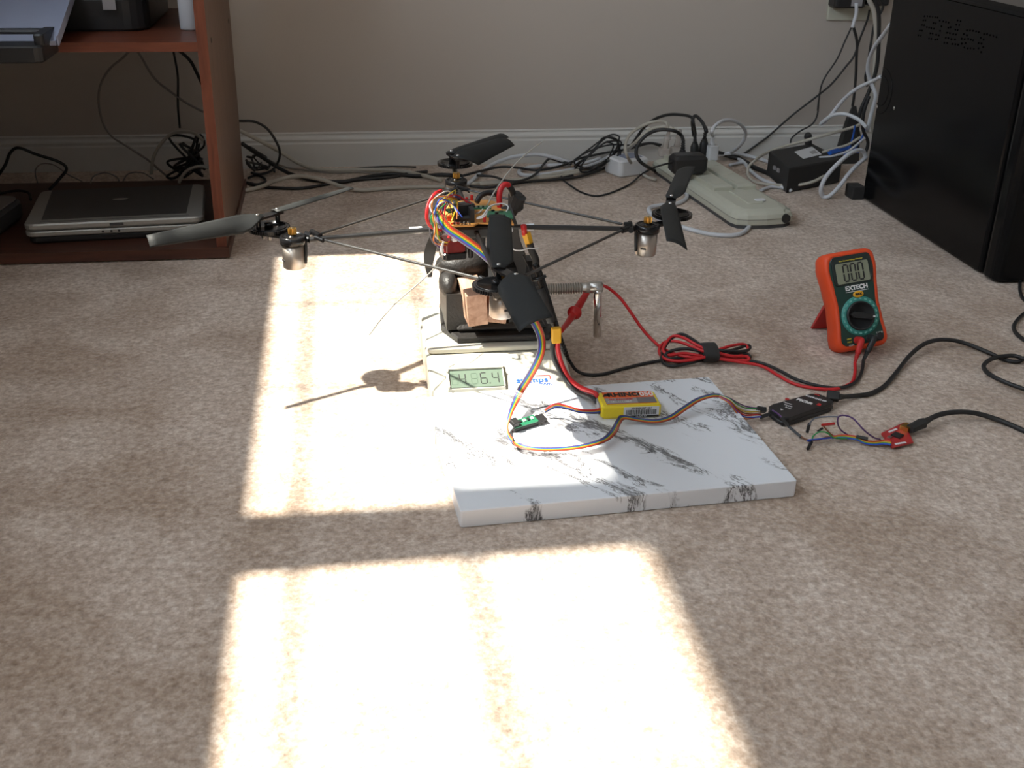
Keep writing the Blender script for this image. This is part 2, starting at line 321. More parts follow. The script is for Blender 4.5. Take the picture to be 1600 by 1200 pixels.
pr = thing('printer', 'black inkjet printer standing on the desk shelf', 'printer', (-.40, 1.62, .2835))
MB().prism(rrect(.36, .24, .03, 5, -.425, 1.70), .2835, .325, b=.003).build('printer_base', BLK, pr)
MB().prism(rrect(.37, .25, .035, 5, -.42, 1.70), .327, .40, b=.004).build('printer_body', BLK, pr)
MB().box((-.455, 1.53, .297), (.22, .14, .010), b=.006).build('paper_tray', BLK, pr)
c = MB(); c.prism(rrect(.26, .10, .01, 3, -.47, 1.455), .2835-.012, .291, b=.002); c.box((-.345, 1.46, .296), (.012, .09, .014), b=.004); c.build('tray_front', BLK, pr)
q = GY(170, 4, 1.574); MB().box((q.x, 1.5738, q.z), (.016, .0012, .018)).build('maker_badge', GLAB, pr)
MB(TR(-.46, 1.535, .318, 0, 18)).box((0, 0, 0), (.255, .19, .006)).box((.13, 0, .003), (.002, .19, .012)).build('paper_stack', PAPER, None, 'stack of bluish white paper lying on the black printer tray', 'paper')
b = thing('bottle', 'grey white plastic bottle beside the printer, against the desk side panel', 'bottle', (-.192, 1.60, .2835))
MB(TR(-.193, 1.60, .2835)).lathe([(.001, 0), (.0125, 0), (.0135, .003), (.0135, .09), (.006, .10), (.006, .105)]).build('bottle_body', WHC, b)
MB(TR(-.193, 1.60, .3885)).lathe([(.008, 0), (.008, .012), (.006, .015)]).build('bottle_cap', BLUEC, b)

lp = thing('laptop', 'closed silver and dark grey laptop lying on the desk base panel', 'laptop', (-.315, 1.60, .016))
A, B_, C_, D_ = G(35, 352, .045), G(318, 337, .045), G(321, 285, .045), G(72, 301, .045)
ang = math.degrees(math.atan2(B_.y-A.y, B_.x-A.x)); W_ = (B_-A).length; H_ = .172; ctr = (A+B_)/2
LM = TR(ctr.x, ctr.y, 0, ang-1)
MB(LM).prism(rrect(W_*.97, H_*.96, .01, 4, 0, H_/2), .0165, .027, b=.003).build('laptop_bottom', BLK, lp)
MB(LM).prism(rrect(W_, H_, .012, 4, 0, H_/2), .027, .034, b=.0015).build('laptop_base', SILV, lp)
MB(LM).prism(rrect(W_, H_, .012, 4, 0, H_/2), .0355, .0445, b=.0022).build('laptop_lid', SILV, lp)
MB(LM).prism([(-W_*.41, .020), (W_*.40, .020), (W_*.425, H_*.985), (-W_*.43, H_*.985)], .0443, .0449).build('lid_panel', LID, lp)
MB(LM).box((-.0, .0102, .0446), (W_*.83, .0008, .0004)).build('lid_seam', DKG, lp)
MB(LM).box((.002, -.0003, .040), (.018, .0012, .004), b=.0005).build('latch', DKG, lp)
MB(LM).lathe([(.0001, .0449), (.011, .0449), (.011, .0452)], MX.Translation((0, H_*.62, 0)) @ MX.Diagonal((1, .4, 1, 1))).build('lid_emblem', SILV, lp)
for dx in (-.017, -.006, .004): MB(LM).cyl((dx, -.0008, .0305), (dx, .003, .0305), .0016, n=10).build('port', INK, lp)
d = thing('external_drive', 'grey rounded box at the far left edge beside the silver laptop', 'drive', (-.50, 1.58, .016))
MB(TR(-.512, 1.575, 0, -8)).prism(rrect(.09, .17, .02, 5), .0165, .045, b=.005).build('drive_case', DKG, d)
MB(TR(-.512, 1.575, 0, -8)).prism(rrect(.08, .16, .016, 5), .0448, .047, b=.001).build('drive_top', GYC, d)

# ------------------------------------------------------------------ PC tower on the right
pc = thing('computer_tower', 'large glossy black computer tower standing on the carpet at right', 'computer', (.92, 1.49, 0))
MB().prism(rrect(.15, .372, .004, 2, .922, 1.506), .003, .331, b=.003).build('tower_case', TOWER, pc)
MB().prism(rrect(.152, .392, .012, 3, .9225, 1.5), .332, .343, b=.005).build('tower_top', TOWER, pc)
MB().prism(rrect(.152, .036, .012, 4, .923, 1.3), .002, .331, b=.003).build('front_bezel', TOWER, pc)
for yy in (1.34, 1.66):
    for xx in (.87, .97): MB().cyl((xx, yy, 0), (xx, yy, .004), .012, n=14).build('foot', BLKM, pc)
c = GX(1377, 142, .8468)
t = MB(); X = frame(V((.8468, c.y, c.z)), V((-1, 0, 0)))

for rr_ in (.0225, .035): t.tube([V((.8470, c.y+rr_*math.cos(a_), c.z+rr_*math.sin(a_))) for a_ in [k*math.pi/16 for k in range(32)] if c.y+rr_*math.cos(a_) < 1.690], .0008, 6, raw=True)
t.build('side_ring', TOWER, pc)
for (u, v) in ((1397, 169), (1370, 167)):
    q = GX(u, v, .8468); MB().ball(q, .0028, (.4, 1, 1)).build('screw', STEEL, pc)
holes = [(468, 185), (500, 185), (530, 188), (558, 192), (590, 196), (616, 200), (455, 232), (480, 232), (570, 262), (595, 265), (440, 285), (465, 288), (495, 308), (520, 314), (545, 320), (575, 326), (660, 298), (645, 350), (415, 345), (440, 348), (400, 402), (425, 406), (535, 378), (560, 382), (600, 395), (630, 402), (518, 437), (545, 441), (590, 450), (615, 446),
    (640, 235), (680, 243), (712, 250), (742, 258), (740, 315), (765, 310), (725, 372), (755, 378), (795, 388), (825, 392), (710, 430), (738, 434), (775, 445), (815, 448), (695, 487), (725, 490), (785, 500), (820, 503), (850, 508),
    (845, 232), (878, 240), (830, 282), (862, 286), (820, 338), (845, 342), (950, 345), (985, 345), (1020, 350), (1055, 358), (1085, 366), (915, 388), (950, 402), (890, 440), (925, 445), (965, 440), (995, 450), (1020, 458), (893, 495), (937, 490), (920, 540), (960, 550), (990, 550), (1028, 555), (1083, 490), (1115, 495), (1108, 430), (1140, 450), (1083, 550), (1135, 535), (1112, 592), (1145, 388), (1180, 388), (1215, 400), (1250, 410), (1285, 420)]
vh = MB()
for (a, b) in holes:
    q = GX(1380+a/7.27, b/7.27, .8468); vh.cyl(q, q+V((-.0003, 0, 0)), .0012, n=8)
vh.build('vent_holes', mat('vent_black', (.0004, .0004, .0004), 1, spec=0), pc)
q = G(1335, 303, .006); MB().box((.850-.012, 1.700, .011), (.022, .03, .021), b=.002).build('power_supply', BLKM, None, 'small black square power supply by the rear corner of the tower', 'adapter')

# ------------------------------------------------------------------ wall outlet with adapters (top right)
ol = thing('wall_outlet', 'beige outlet plate on the back wall above the baseboard', 'outlet', (.905, YB, .25))
q = GY(1290, 31, YB); q2 = GY(1372, 31, YB)
MB().box(((q.x+q2.x)/2, YB-.002, q.z+.04), (q2.x-q.x, .004, .08), b=.003).build('outlet_plate', BEIGE, ol)
MB().box(((q.x+q2.x)/2, YB-.0045, q.z+.058), (.026, .002, .022)).build('outlet_socket', WHP, ol)
a = GY(1303, 13, 1.94); b = GY(1351, 13, 1.94)
ad = thing('power_adapter', 'black power adapter with a white label plugged in the wall outlet', 'adapter', ((a.x+b.x)/2, 1.955, a.z))
MB().box(((a.x+b.x)/2, 1.954, a.z+.025), (b.x-a.x, .034, .05), b=.006).build('adapter_case', BLK, ad)
MB().box(((a.x+b.x)/2+.011, 1.9365, a.z+.013), (.02, .0008, .018)).build('adapter_label', GLAB, ad)
a = GY(1353, 9, 1.945); b = GY(1389, 9, 1.945)
MB().box(((a.x+b.x)/2, 1.957, a.z+.022), (b.x-a.x, .028, .044), b=.005).build('power_adapter', BLK, None, 'plain black power adapter squeezed between the labelled adapter and the tower', 'adapter')

# ------------------------------------------------------------------ power strip
SM = TR(.628, 1.548, 0, 6)
ps = thing('power_strip', 'beige surge protector power strip lying on the carpet', 'power strip', (.61, 1.71, 0))
def stripoutline(k):                       # local: front end at y=0, running back
    P = [(-.050+k, .020+k), (-.045+k, .006+k), (-.030, .000+k), (0, -.004+k), (.030, -.002+k), (.046-k, .006+k), (.052-k, .022+k), (.050-k, .345-k), (.03, .352-k), (-.03, .352-k), (-.050+k, .345-k)]
    return P
MB(SM).prism(stripoutline(.002), 0, .006).build('strip_underside', DKG, ps)
secs = []
for z, k in ((.006, .0005), (.008, 0), (.016, .0), (.021, .002), (.025, .008), (.0275, .016)):
    secs.append([V((*p, z)) for p in stripoutline(k)])
m_ = MB(SM); m_.add([p for s_ in secs for p in s_], [(r*11+i, r*11+(i+1) % 11, (r+1)*11+(i+1) % 11, (r+1)*11+i) for r in range(5) for i in range(11)]+[tuple(range(55, 66))]); m_.build('strip_body', BEIGE, ps)
MB(SM).add([(x, y-.0015*1, .0145) for x, y in stripoutline(-.0003)]+[(x, y-.0015, .0150) for x, y in stripoutline(-.0003)], [(i, (i+1) % 11, 11+(i+1) % 11, 11+i) for i in range(11)]).build('body_seam', DKG, ps)
for sx in (-1, 1):
    bank = MB(SM); bank.prism([(sx*.004, .115), (sx*.036, .115), (sx*.036, .33), (sx*.004, .33)], .024, .0345, b=.0015).build('outlet_bank', BEIGE, ps)
    for k in range(3):
        MB(SM).prism(rrect(.022, .026, .006, 3, sx*.02, .145+k*.055), .0342, .0350, b=.0004).build('outlet_face', BEIGE, ps)
MB(SM).box((0, .075, .0282), (.026, .075, .003), b=.004).build('label_ridge', BEIGE, ps)
MB(SM).prism(rrect(.018, .010, .004, 4, .012, .05), .0285, .031, b=.001).build('switch', WHP, ps)
MB(SM).cyl((.031, -.0045, .0145), (.031, .012, .0145), .0068, n=20).build('cord_knob', INK, ps)
MB().tube([SM @ V((-.012, .004, .012)), (1170, 345, .010), (1172, 352, .004), (1160, 364, .003), (1140, 368, .003), (1110, 366, .003), (1080, 359, .003), (1050, 350, .003), (1022, 338, .003), (1014, 326, .003), (1030, 321, .003), (1058, 318, .003), (1073, 309, .003), (1070, 298, .003), (1056, 288, .003)], .0034).build('power_cord', WHC, ps, label='white power cord curling from the strip end')

def plug(name, label, base, top, m, r0=.008, kind='plug', ribs=True, m2=None):
    t = thing(name, label, kind, base, 'plugs in the power strip'); d_ = (V(top)-V(base)); L_ = d_.length
    MB().lathe([(r0*.9, 0), (r0, .002), (r0, L_*.45), (r0*.55, L_*.62)], frame(V(base), d_), 20).build('plug_body', m, t)
    rb = MB(); pf = []
    for k in range(5): pf += [(r0*(.52-.04*k), L_*(.62+.075*k)), (r0*(.52-.04*k), L_*(.65+.075*k)), (r0*(.36-.03*k), L_*(.655+.075*k)), (r0*(.36-.03*k), L_*(.69+.075*k))]
    rb.lathe(pf, frame(V(base), d_), 14).build('strain_relief', m2 or m, t); return t
aM = TR(.5600, 1.742, .0365, 4)
ad = thing('power_adapter', 'chunky black power adapter plugged across the beige power strip', 'adapter', (.5590, 1.738, .0345))
MB(aM).prism(rrect(.060, .034, .008, 4), 0, .031, b=.006).build('adapter_case', BLK, ad)
MB(aM).box((-.008, .002, .0312), (.028, .018, .0006)).build('adapter_label', DKG, ad)
b0 = G(1067, 238, .062)
plug('power_plug', 'black round plug standing behind the chunky black adapter', (b0.x, b0.y, .034), (b0.x-.001, b0.y, .084), BLK, .009)
b1 = G(1086, 232, .05); plug('power_plug', 'tall black plug in the strip, left one of the tight pair', (b1.x, b1.y, .033), (b1.x-.002, b1.y, .078), BLK, .0075)
b2 = G(1099, 232, .05); plug('power_plug', 'tall black plug in the strip, next to the white plug', (b2.x, b2.y, .033), (b2.x+.001, b2.y, .088), BLK, .0075)
b3 = G(1112, 250, .033)
wp = thing('power_plug', 'white square plug with a looping cord in the power strip', 'plug', b3, 'plugs in the power strip')
MB(TR(b3.x, b3.y, .033, 6)).prism(rrect(.018, .014, .003, 3), 0, .026, b=.0015).build('plug_body', WHP, wp)
MB(TR(b3.x-.002, b3.y, .059)).lathe([(.0045, 0), (.0045, .004), (.0038, .0045), (.0042, .006), (.0034, .0075), (.0038, .009), (.003, .014)]).build('strain_relief', WHP, wp)
for (u, v, lb) in ((1037, 240, 'clear pinkish plug at the far end of the power strip'), (1055, 238, 'clear plug just behind the round black plug')):
    q = G(u, v, .033)
    c = thing('power_plug', lb, 'plug', (q.x, q.y, .03), 'plugs in the power strip')
    MB(TR(q.x, q.y, .029, 10)).prism(rrect(.02, .014, .004, 3), 0, .014, b=.002).build('plug_body', CLEAR, c)
    MB(TR(q.x+.002, q.y, .043, 0, 0, 8)).lathe([(.006, 0), (.0045, .014), (.006, .016), (.006, .02), (.0035, .022), (.003, .03)]).build('plug_neck', CLEAR, c)
w_ = thing('wall_adapter', 'white power adapter lying on the carpet behind the power strip', 'adapter', (.492, 1.88, 0))
MB(TR(.494, 1.885, 0, 22)).prism(rrect(.062, .05, .008, 4), 0, .030, b=.003).build('adapter_case', WHP, w_)
MB(TR(.494, 1.885, 0, 22)).box((.005, 0, .0304), (.035, .03, .0006)).build('adapter_label', PAPER, w_)

# ------------------------------------------------------------------ router
rt = thing('router', 'flat black router box with a white label near the tower', 'router', (.79, 1.80, 0))
MB().prism([(.732, 1.733), (.850, 1.790), (.842, 1.905), (.742, 1.853)], .001, .043, b=.002).build('router_case', BLKM, rt)
a, b, c, d = [G(*p, .0434) for p in ((1241, 237), (1269, 229), (1284, 241), (1255, 248))]
MB().add([a, b, c, d], [(0, 1, 2, 3)]).add([V((p.x, p.y, .0431)) for p in (a, b, c, d)], [(0, 1, 2, 3)]).build('router_label', WHP, rt)
a, b, c, d = [G(*p, .0437) for p in ((1264, 237), (1273, 234), (1278, 239), (1269, 241))]
MB().add([a, b, c, d], [(0, 1, 2, 3)]).build('barcode', GLAB, rt)
for u, v in ((1217, 262), (1223, 266)):
    q = G(u, v, .026); q.x = .7345; MB().box((.735, q.y, .026), (.003, .008, .006)).build('port', GLAB, rt)
q = GY(1262, 222, 1.90)
MB().cyl((q.x, 1.895, .043), (q.x-.003, 1.895, .058), .006, .007).ball((q.x-.003, 1.895, .058), .007).build('antenna', BLKM, rt)
bx = thing('ethernet_plug', 'blue network plug at the back right of the router', 'plug', (.85, 1.84, .03))
a, b = G(1296, 243, .043), G(1320, 236, .043)
MB().cyl(a+V((0, 0, .004)), b+V((0, 0, .004)), .005, n=4, sm=False).build('plug_body', BLUEC, bx)
MB().cyl(b+V((0, 0, .004)), b+V((.012, .004, .006)), .0035, .002).build('strain_relief', BLUEC, bx)
q0, q1 = GY(1325, 232, 1.93), GY(1333, 166, 1.93)
cn = thing('tapered_stand', 'black tapered plastic stand in front of the baseboard, beside the tower', 'stand', (q0.x, 1.93, 0))
MB().loft([[V((q0.x+sx*w_, 1.93+sy*w_*.55, z)) for sx, sy in ((-1, -1), (1, -1), (1, 1), (-1, 1))] for w_, z in ((.021, 0), (.020, .004), (.017, q0.z+.01), (.010, q1.z-.022), (.005, q1.z-.006), (.0035, q1.z))], sm=False).build('cone_body', BLKM, cn)
MB().box((q0.x, 1.93-.0118, q0.z-.004), (.034, .002, .004)).build('blue_band', BLUEC, cn, label='blue band around its base')

# ------------------------------------------------------------------ cables by the back wall
def cy(pts, y): return [(u, v, 'Y', y) for u, v in pts]
def gz(pts, z): return [(u, v, z) for u, v in pts]
GBK = None
def c8(l): return [(1180+a/6.667, b/6.667) for a, b in l]
cable('thin black cable hanging from the labelled adapter in an S curve to the router', RUB, .0016, cy(c8([(1000, 290), (930, 440), (850, 620), (730, 800), (680, 930), (650, 1150)])+[(1279, 158), (1277, 179), (1269, 194), (1250, 205), (1237, 216), (1235, 226)], 1.955))
cable('straight black cable dropping from the labelled adapter to the tapered stand', RUB, .0027, cy(c8([(1025, 285), (1060, 430), (1055, 600), (1048, 800), (1030, 1000)])+[(1332, 166)], 1.945))
cable('white sleeved cable end under the labelled wall adapter', WHC, .0032, cy([(1338, 5), (1338, 20), (1335, 32), (1332, 43)], 1.925))
cable('long black cable running diagonally from the outlet down to the floor', RUB, .0019, cy(c8([(1190, 100), (1170, 200), (1100, 380), (1030, 580), (940, 700), (800, 870), (660, 990), (400, 1190)])+[(1205, 209), (1194, 218), (1164, 239), (1150, 246)], 1.962))
cable('thick pinkish white cable falling beside the rear edge of the tower', BGC, .0040, cy([(1354, -12), (1358, 0), (1366, 20), (1369, 55), (1368, 90), (1365, 130), (1362, 170), (1366, 215)], 1.89))
cable('thick black cable falling just left of the tower rear edge', RUB, .0036, cy([(1366, -12), (1368, 0), (1373, 22), (1373, 60), (1370, 105), (1358, 142), (1345, 172), (1340, 200), (1345, 222)], 1.87))
cable('short black cable curving beside the top of the tower', RUB, .0022, cy([(1374, -10), (1376, 0), (1380, 9), (1376, 20), (1368, 30), (1362, 60), (1355, 105), (1352, 122), (1355, 135)], 1.92))
cable('white cable bowing out left from the upper rear edge of the tower', WHC, .0034, [(1392, 38, 'Y', 1.72), (1382, 52, 'Y', 1.76), (1367, 72, 'Y', 1.8), (1358, 93, 'Y', 1.83), (1356, 112, 'Y', 1.84), (1362, 132, 'Y', 1.84), (1368, 150, 'Y', 1.83), (1362, 175, 'Y', 1.82), (1355, 205, 'Y', 1.81)])
cable('white cable leaving the tower and hooking back above the router', WHC, .0032, [(1375, 120, 'Y', 1.72), (1371, 123, 'Y', 1.76), (1345, 135, 'Y', 1.8), (1330, 145, 'Y', 1.82), (1315, 159, 'Y', 1.84), (1299, 179, 'Y', 1.85), (1288, 190, 'Y', 1.85), (1283, 193, 'Y', 1.84), (1299, 181, 'Y', 1.82), (1319, 178, 'Y', 1.80), (1340, 186, 'Y', 1.78), (1354, 199, 'Y', 1.76)])
cable('white cable standing in a tall narrow loop in front of the router', WHC, .0036, [(1352, 250, 'Y', 1.73), (1350, 238, 'Y', 1.73), (1340, 235, 'Y', 1.725), (1325, 242, 'Y', 1.715), (1306, 259, 'Y', 1.705), (1291, 276, 'Y', 1.70), (1283, 293, 'Y', 1.695), (1285, 306, .0045), (1295, 307, .0045), (1310, 293, 'Y', 1.70), (1325, 273, 'Y', 1.71), (1338, 259, 'Y', 1.72), (1354, 245, 'Y', 1.73)])
cable('beige cable arching over the router and round its left side', BGC, .0026, [(1350, 190, 'Y', 1.84), (1335, 198, 'Y', 1.85), (1290, 211, 'Y', 1.86), (1250, 222, 'Y', 1.87), (1215, 232, 'Y', 1.87), (1196, 240, 'Y', 1.86), (1180, 250, 'Y', 1.83), (1169, 262, .02), (1170, 276, .008), (1182, 285, .006), (1210, 289, .006), (1245, 289, .010), (1270, 284, .018), (1288, 275, .025)])
cable('bright white cable winding from the white plug along the floor to the router', WHC, .0032, [(1120, 243, .006), (1145, 240, .006), (1170, 244, .006), (1198, 252, .005), (1215, 262, .004), (1228, 268, .004)])
cable('white cable crossing the carpet from behind the strip under the router', WHC, .0032, [(1150, 246, .004), (1163, 254, .004), (1172, 266, .004), (1190, 280, .004), (1212, 289, .004), (1236, 298, .004)])
cable('short white cable end lying by the right edge of the power strip', WHC, .0028, gz([(1140, 258), (1160, 254), (1175, 258)], .004))
cable('white cable lying just in front of the router corner', WHC, .003, gz([(1188, 298), (1205, 292), (1225, 293)], .0032))
cable('white cord looping up from the white plug and back behind the strip', WHC, .0030, [b3+V((-.002, 0, .042)), (1112, 207, 'Y', 1.75), (1118, 196, 'Y', 1.76), (1132, 188, 'Y', 1.78), (1150, 190, 'Y', 1.80), (1163, 201, 'Y', 1.82), (1164, 214, 'Y', 1.84), (1156, 228, 'Y', 1.86), (1142, 238, .01), (1122, 243, .006)])
cable('black cord arching left from the round black plug and under the strip', RUB, .0031, [V((b0.x-.001, b0.y, .082)), (1064, 211, 'Y', 1.79), (1052, 204, 'Y', 1.78), (1030, 203, 'Y', 1.79), (1012, 210, 'Y', 1.80), (998, 224, 'Y', 1.80), (994, 240, 'Y', 1.79), (1002, 254, 'Y', 1.78), (1020, 265, .01), (1034, 270, .006)])
cable('black cord rising from the left tall plug and sweeping over to the left', RUB, .0026, [V((b1.x-.002, b1.y, .076)), (1084, 195, 'Y', 1.79), (1080, 183, 'Y', 1.80), (1060, 179, 'Y', 1.83), (1040, 180, 'Y', 1.85), (1020, 188, 'Y', 1.87), (1004, 202, 'Y', 1.88), (990, 222, 'Y', 1.88), (972, 244, .012), (945, 262, .006), (905, 276, .005), (865, 281, .004)])
cable('black cord bending over from the top of the right tall plug', RUB, .0030, [V((b2.x+.001, b2.y, .086)), (1104, 206, 'Y', 1.77), (1098, 192, 'Y', 1.79), (1087, 181, 'Y', 1.81), (1082, 190, 'Y', 1.83), (1084, 212, 'Y', 1.86)])
cable('beige cord curving high left from the clear pinkish plug', BGC, .0028, [(1044, 203, 'Y', 1.85), (1042, 193, 'Y', 1.85), (1032, 189, 'Y', 1.86), (1015, 192, 'Y', 1.87), (998, 200, 'Y', 1.87), (983, 212, 'Y', 1.86), (977, 228, 'Y', 1.85), (980, 244, 'Y', 1.83), (992, 262, .01), (1010, 276, .004), (1025, 281, .004)])
cable('light beige cord sweeping from the clear plug far left along the floor', BGC, .0032, [(1056, 205, 'Y', 1.84), (1046, 199, 'Y', 1.85), (1030, 198, 'Y', 1.86), (1012, 205, 'Y', 1.87), (990, 225, 'Y', 1.88), (967, 244, .010), (942, 257, .008), (905, 266, .006), (880, 270, .005), (853, 274, .004), (828, 280, .004), (790, 284, .004), (750, 288, .004)])
cable('thin black lead drooping from the chunky adapter across the carpet', RUB, .0016, [(1050, 254, 'Y', 1.725), (1037, 257, 'Y', 1.725), (1022, 262, .02), (1003, 272, .006), (985, 287, .003), (965, 297, .002), (945, 304, .002), (928, 306, .002), (908, 300, .002), (893, 291, .002), (880, 281, .002), (876, 272, .003)])
cable('white cable rising from the left and waving along the baseboard', WHC, .0034, gz([(697, 294), (728, 288), (740, 280), (753, 268), (771, 256)], .006)+[(799, 246, .020), (827, 242, .024), (846, 242, .024), (865, 246, .020), (884, 252, .012), (902, 255, .006), (921, 253, .006), (938, 247, .008)])
cable('white cable doubled back in a tight bend on the carpet near the baseboard', WHC, .0036, gz([(892, 257), (870, 258), (846, 259), (826, 262), (813, 266), (812, 271), (822, 274), (846, 273), (884, 267), (921, 259), (945, 249), (958, 240)], .0055))
cable('off white cable lying straight in front of the doubled white cable', BGC, .003, gz([(725, 289), (771, 284), (818, 280), (865, 276), (902, 270), (938, 261)], .003))
cable('black cable weaving just below the baseboard behind the drone', RUB, .0022, gz([(722, 275), (752, 267), (782, 261), (809, 262), (837, 266), (865, 262), (889, 255), (905, 248), (921, 244), (950, 238), (985, 232), (1015, 224), (1032, 228)], .0105))
cable('black cable lying nearest the camera in the floor cable run', RUB, .0024, gz([(734, 291), (762, 293), (786, 290), (827, 284), (865, 281), (895, 274)], .0045))
cable('black cable dipping and rising under the waving white cable', RUB, .0022, gz([(745, 274), (771, 276), (790, 282), (809, 283), (827, 278), (839, 270), (850, 256), (859, 248), (874, 252), (893, 256)], .011))
cable('thin black cable arched low against the baseboard', RUB, .0016, [(897, 250, 'Y', 1.94), (913, 240, 'Y', 1.94), (934, 231, 'Y', 1.945), (957, 226, 'Y', 1.945), (988, 227, 'Y', 1.94), (1015, 223, 'Y', 1.94), (1034, 226, 'Y', 1.93)])
cable('thick black cable pair lying behind the upper end of the strip', RUB, .004, [(1120, 238, .005), (1140, 244, .005), (1160, 250, .005), (1180, 262, .005), (1205, 272, .004), (1222, 276, .004)])
# coiled bundle
cb = MB()
for k in range(5):
    o_ = V((.006*k-.012, .004*k, .002*k)); base = [(908-k*3, 263), (925, 246-k*2), (945, 226-k*3), (958+k*2, 220-k*.5), (966, 226+k), (960, 240+k*2), (940, 258+k), (920, 266)]
    jr = random.Random(k); cb.tube([GY(u+jr.uniform(-5, 5), v+jr.uniform(-4, 4), 1.88+jr.uniform(-.008, .012))+o_*.5 for u, v in base], .0015, 6, closed=True)
q = GY(935, 246, 1.868); cb.build('cable_bundle', RUB, None, 'tied bundle of thin black cable leaning by the white adapter', 'cable', 'loose cables along the wall and floor')
# left run between desk and drone
cable('beige cable descending from behind the desk panel toward the drone', BGC, .0034, [(372, 203, 'Y', 1.90), (380, 207, 'Y', 1.90), (410, 222, 'Y', 1.90), (442, 240, .03), (467, 255, .012), (492, 264, .006), (535, 266, .005), (585, 265, .005), (622, 267, .005), (660, 274, .005), (690, 282, .005)])
cable('beige cable humping up from the desk foot and running right', BGC, .0034, [(380, 298, .004), (392, 296, .004), (410, 291, .006), (435, 281, .016), (465, 275, .020), (500, 280, .016), (530, 290, .006), (560, 297, .004), (610, 294, .004), (660, 292, .004), (694, 292, .004)])
cable('black cable in a tall round loop beside the desk side panel', RUB, .0022, [(370, 189, 'Y', 1.88), (379, 189, 'Y', 1.88), (397, 190, 'Y', 1.89), (415, 199, 'Y', 1.90), (428, 215, 'Y', 1.90), (437, 235, 'Y', 1.90), (435, 252, .02), (425, 266, .01), (408, 272, .006), (392, 270, .01)])
cable('thick black cable falling from the desk and running right along the floor', RUB, .0034, [(378, 224, 'Y', 1.87), (395, 236, 'Y', 1.88), (410, 246, .035), (435, 262, .012), (460, 274, .006), (497, 282, .004), (535, 284, .004), (572, 277, .004), (610, 272, .004), (650, 275, .004), (690, 273, .004), (722, 275, .004)])
cable('black cable wavering low on the carpet from the desk foot', RUB, .0026, gz([(385, 285), (400, 290), (422, 293), (472, 294), (515, 287), (560, 281), (610, 277), (640, 271), (668, 268)], .003))
cable('thin grey cable along the floor under the baseboard left of the drone', GYC, .0016, gz([(418, 250), (450, 262), (480, 266), (520, 270), (560, 269), (598, 272)], .004))
cable('thin black cable skimming the foot of the baseboard', RUB, .0014, gz([(530, 266), (570, 262), (610, 260), (650, 261)], .004))
cable('black cable curled small beside the desk foot', RUB, .0022, gz([(388, 278), (400, 274), (412, 278), (414, 284), (402, 288), (390, 286)], .004))
def tangle(label, u0, u1, v0, v1, y, n, r, seed, m=RUB):
    rr = random.Random(seed); t = MB()
    P = []
    for k in range(n):
        u = rr.uniform(u0, u1); v = v0+(v1-v0)*min(1, max(0, rr.gauss(.6, .3))); q = GY(u, v, y+rr.uniform(-.03, .04)); q.z = max(q.z, .018); P.append(q)
    return t.tube(P, r, 6).build('cable', m, None, label, 'cable', 'loose cables along the wall and floor')
tangle('tangled black cable heap under the desk behind the laptop, denser coil', 276, 318, 196, 280, 1.87, 24, .0018, 3)
tangle('tangled black cable heap under the desk, loose outer coils', 262, 322, 215, 292, 1.87, 20, .0022, 5)
tangle('tangled black cable heap just right of the desk side panel', 384, 418, 226, 275, 1.88, 13, .0020, 8)
tangle('thin tangled black cable peeking right of the desk panel', 384, 430, 240, 288, 1.90, 10, .0015, 15)
cable('beige cable arching high over the black heap under the desk', BGC, .0026, cy([(236, 272), (240, 245), (252, 224), (268, 209), (287, 205), (305, 209), (318, 220)], 1.83))
cable('beige cable in a low arch in front of the black heap', BGC, .0026, [(280, 286, 'Y', 1.78), (284, 276, 'Y', 1.78), (295, 265, 'Y', 1.79), (311, 260, 'Y', 1.79), (326, 262, 'Y', 1.79)])
cable('long grey cable bowing left as it hangs under the desk shelf', GYC, .0018, cy([(202, 80), (190, 92), (171, 108), (157, 133), (154, 161), (161, 192), (175, 213), (196, 227), (231, 250), (252, 268), (270, 283)], 1.86))
cable('grey cable slanting right under the desk shelf to the side panel', GYC, .002, cy([(214, 80), (220, 88), (241, 122), (266, 143), (290, 160), (318, 175)], 1.85))
cable('thin black cable hanging straight under the shelf by the side panel', RUB, .0018, cy([(270, 76), (274, 95), (278, 122), (278, 165), (281, 200)], 1.85))
cable('thick black cable curving behind the desk side panel under the shelf', RUB, .0026, cy([(275, 76), (286, 84), (298, 96), (308, 115), (316, 132)], 1.84))
cable('black cable humped over the grey box at the far left', RUB, .0024, [(-4, 276, 'Y', 1.80), (8, 258, 'Y', 1.80), (16, 239, 'Y', 1.80), (29, 231, 'Y', 1.80), (56, 241, 'Y', 1.80), (90, 252, 'Y', 1.80), (104, 263, 'Y', 1.80), (95, 277, 'Y', 1.79), (77, 297, 'Y', 1.78)])
cable('black cable lying flat behind the grey box at the far left', RUB, .002, [(-4, 303, 'Y', 1.73), (25, 298, 'Y', 1.73), (44, 301, 'Y', 1.72), (48, 312, 'Y', 1.70)])
cable('thin grey coil against the baseboard left of the laptop', GYC, .0011, [(60, 290, 'Y', 1.85), (55, 268, 'Y', 1.85), (65, 256, 'Y', 1.86), (85, 258, 'Y', 1.86), (105, 272, 'Y', 1.85), (125, 282, 'Y', 1.84), (140, 292, 'Y', 1.83)])
cable('thin grey coil resting behind the middle of the laptop', GYC, .0011, [(140, 292, 'Y', 1.82), (146, 276, 'Y', 1.84), (165, 270, 'Y', 1.84), (184, 278, 'Y', 1.84), (188, 290, 'Y', 1.83), (200, 272, 'Y', 1.85), (222, 270, 'Y', 1.85), (240, 280, 'Y', 1.84)])
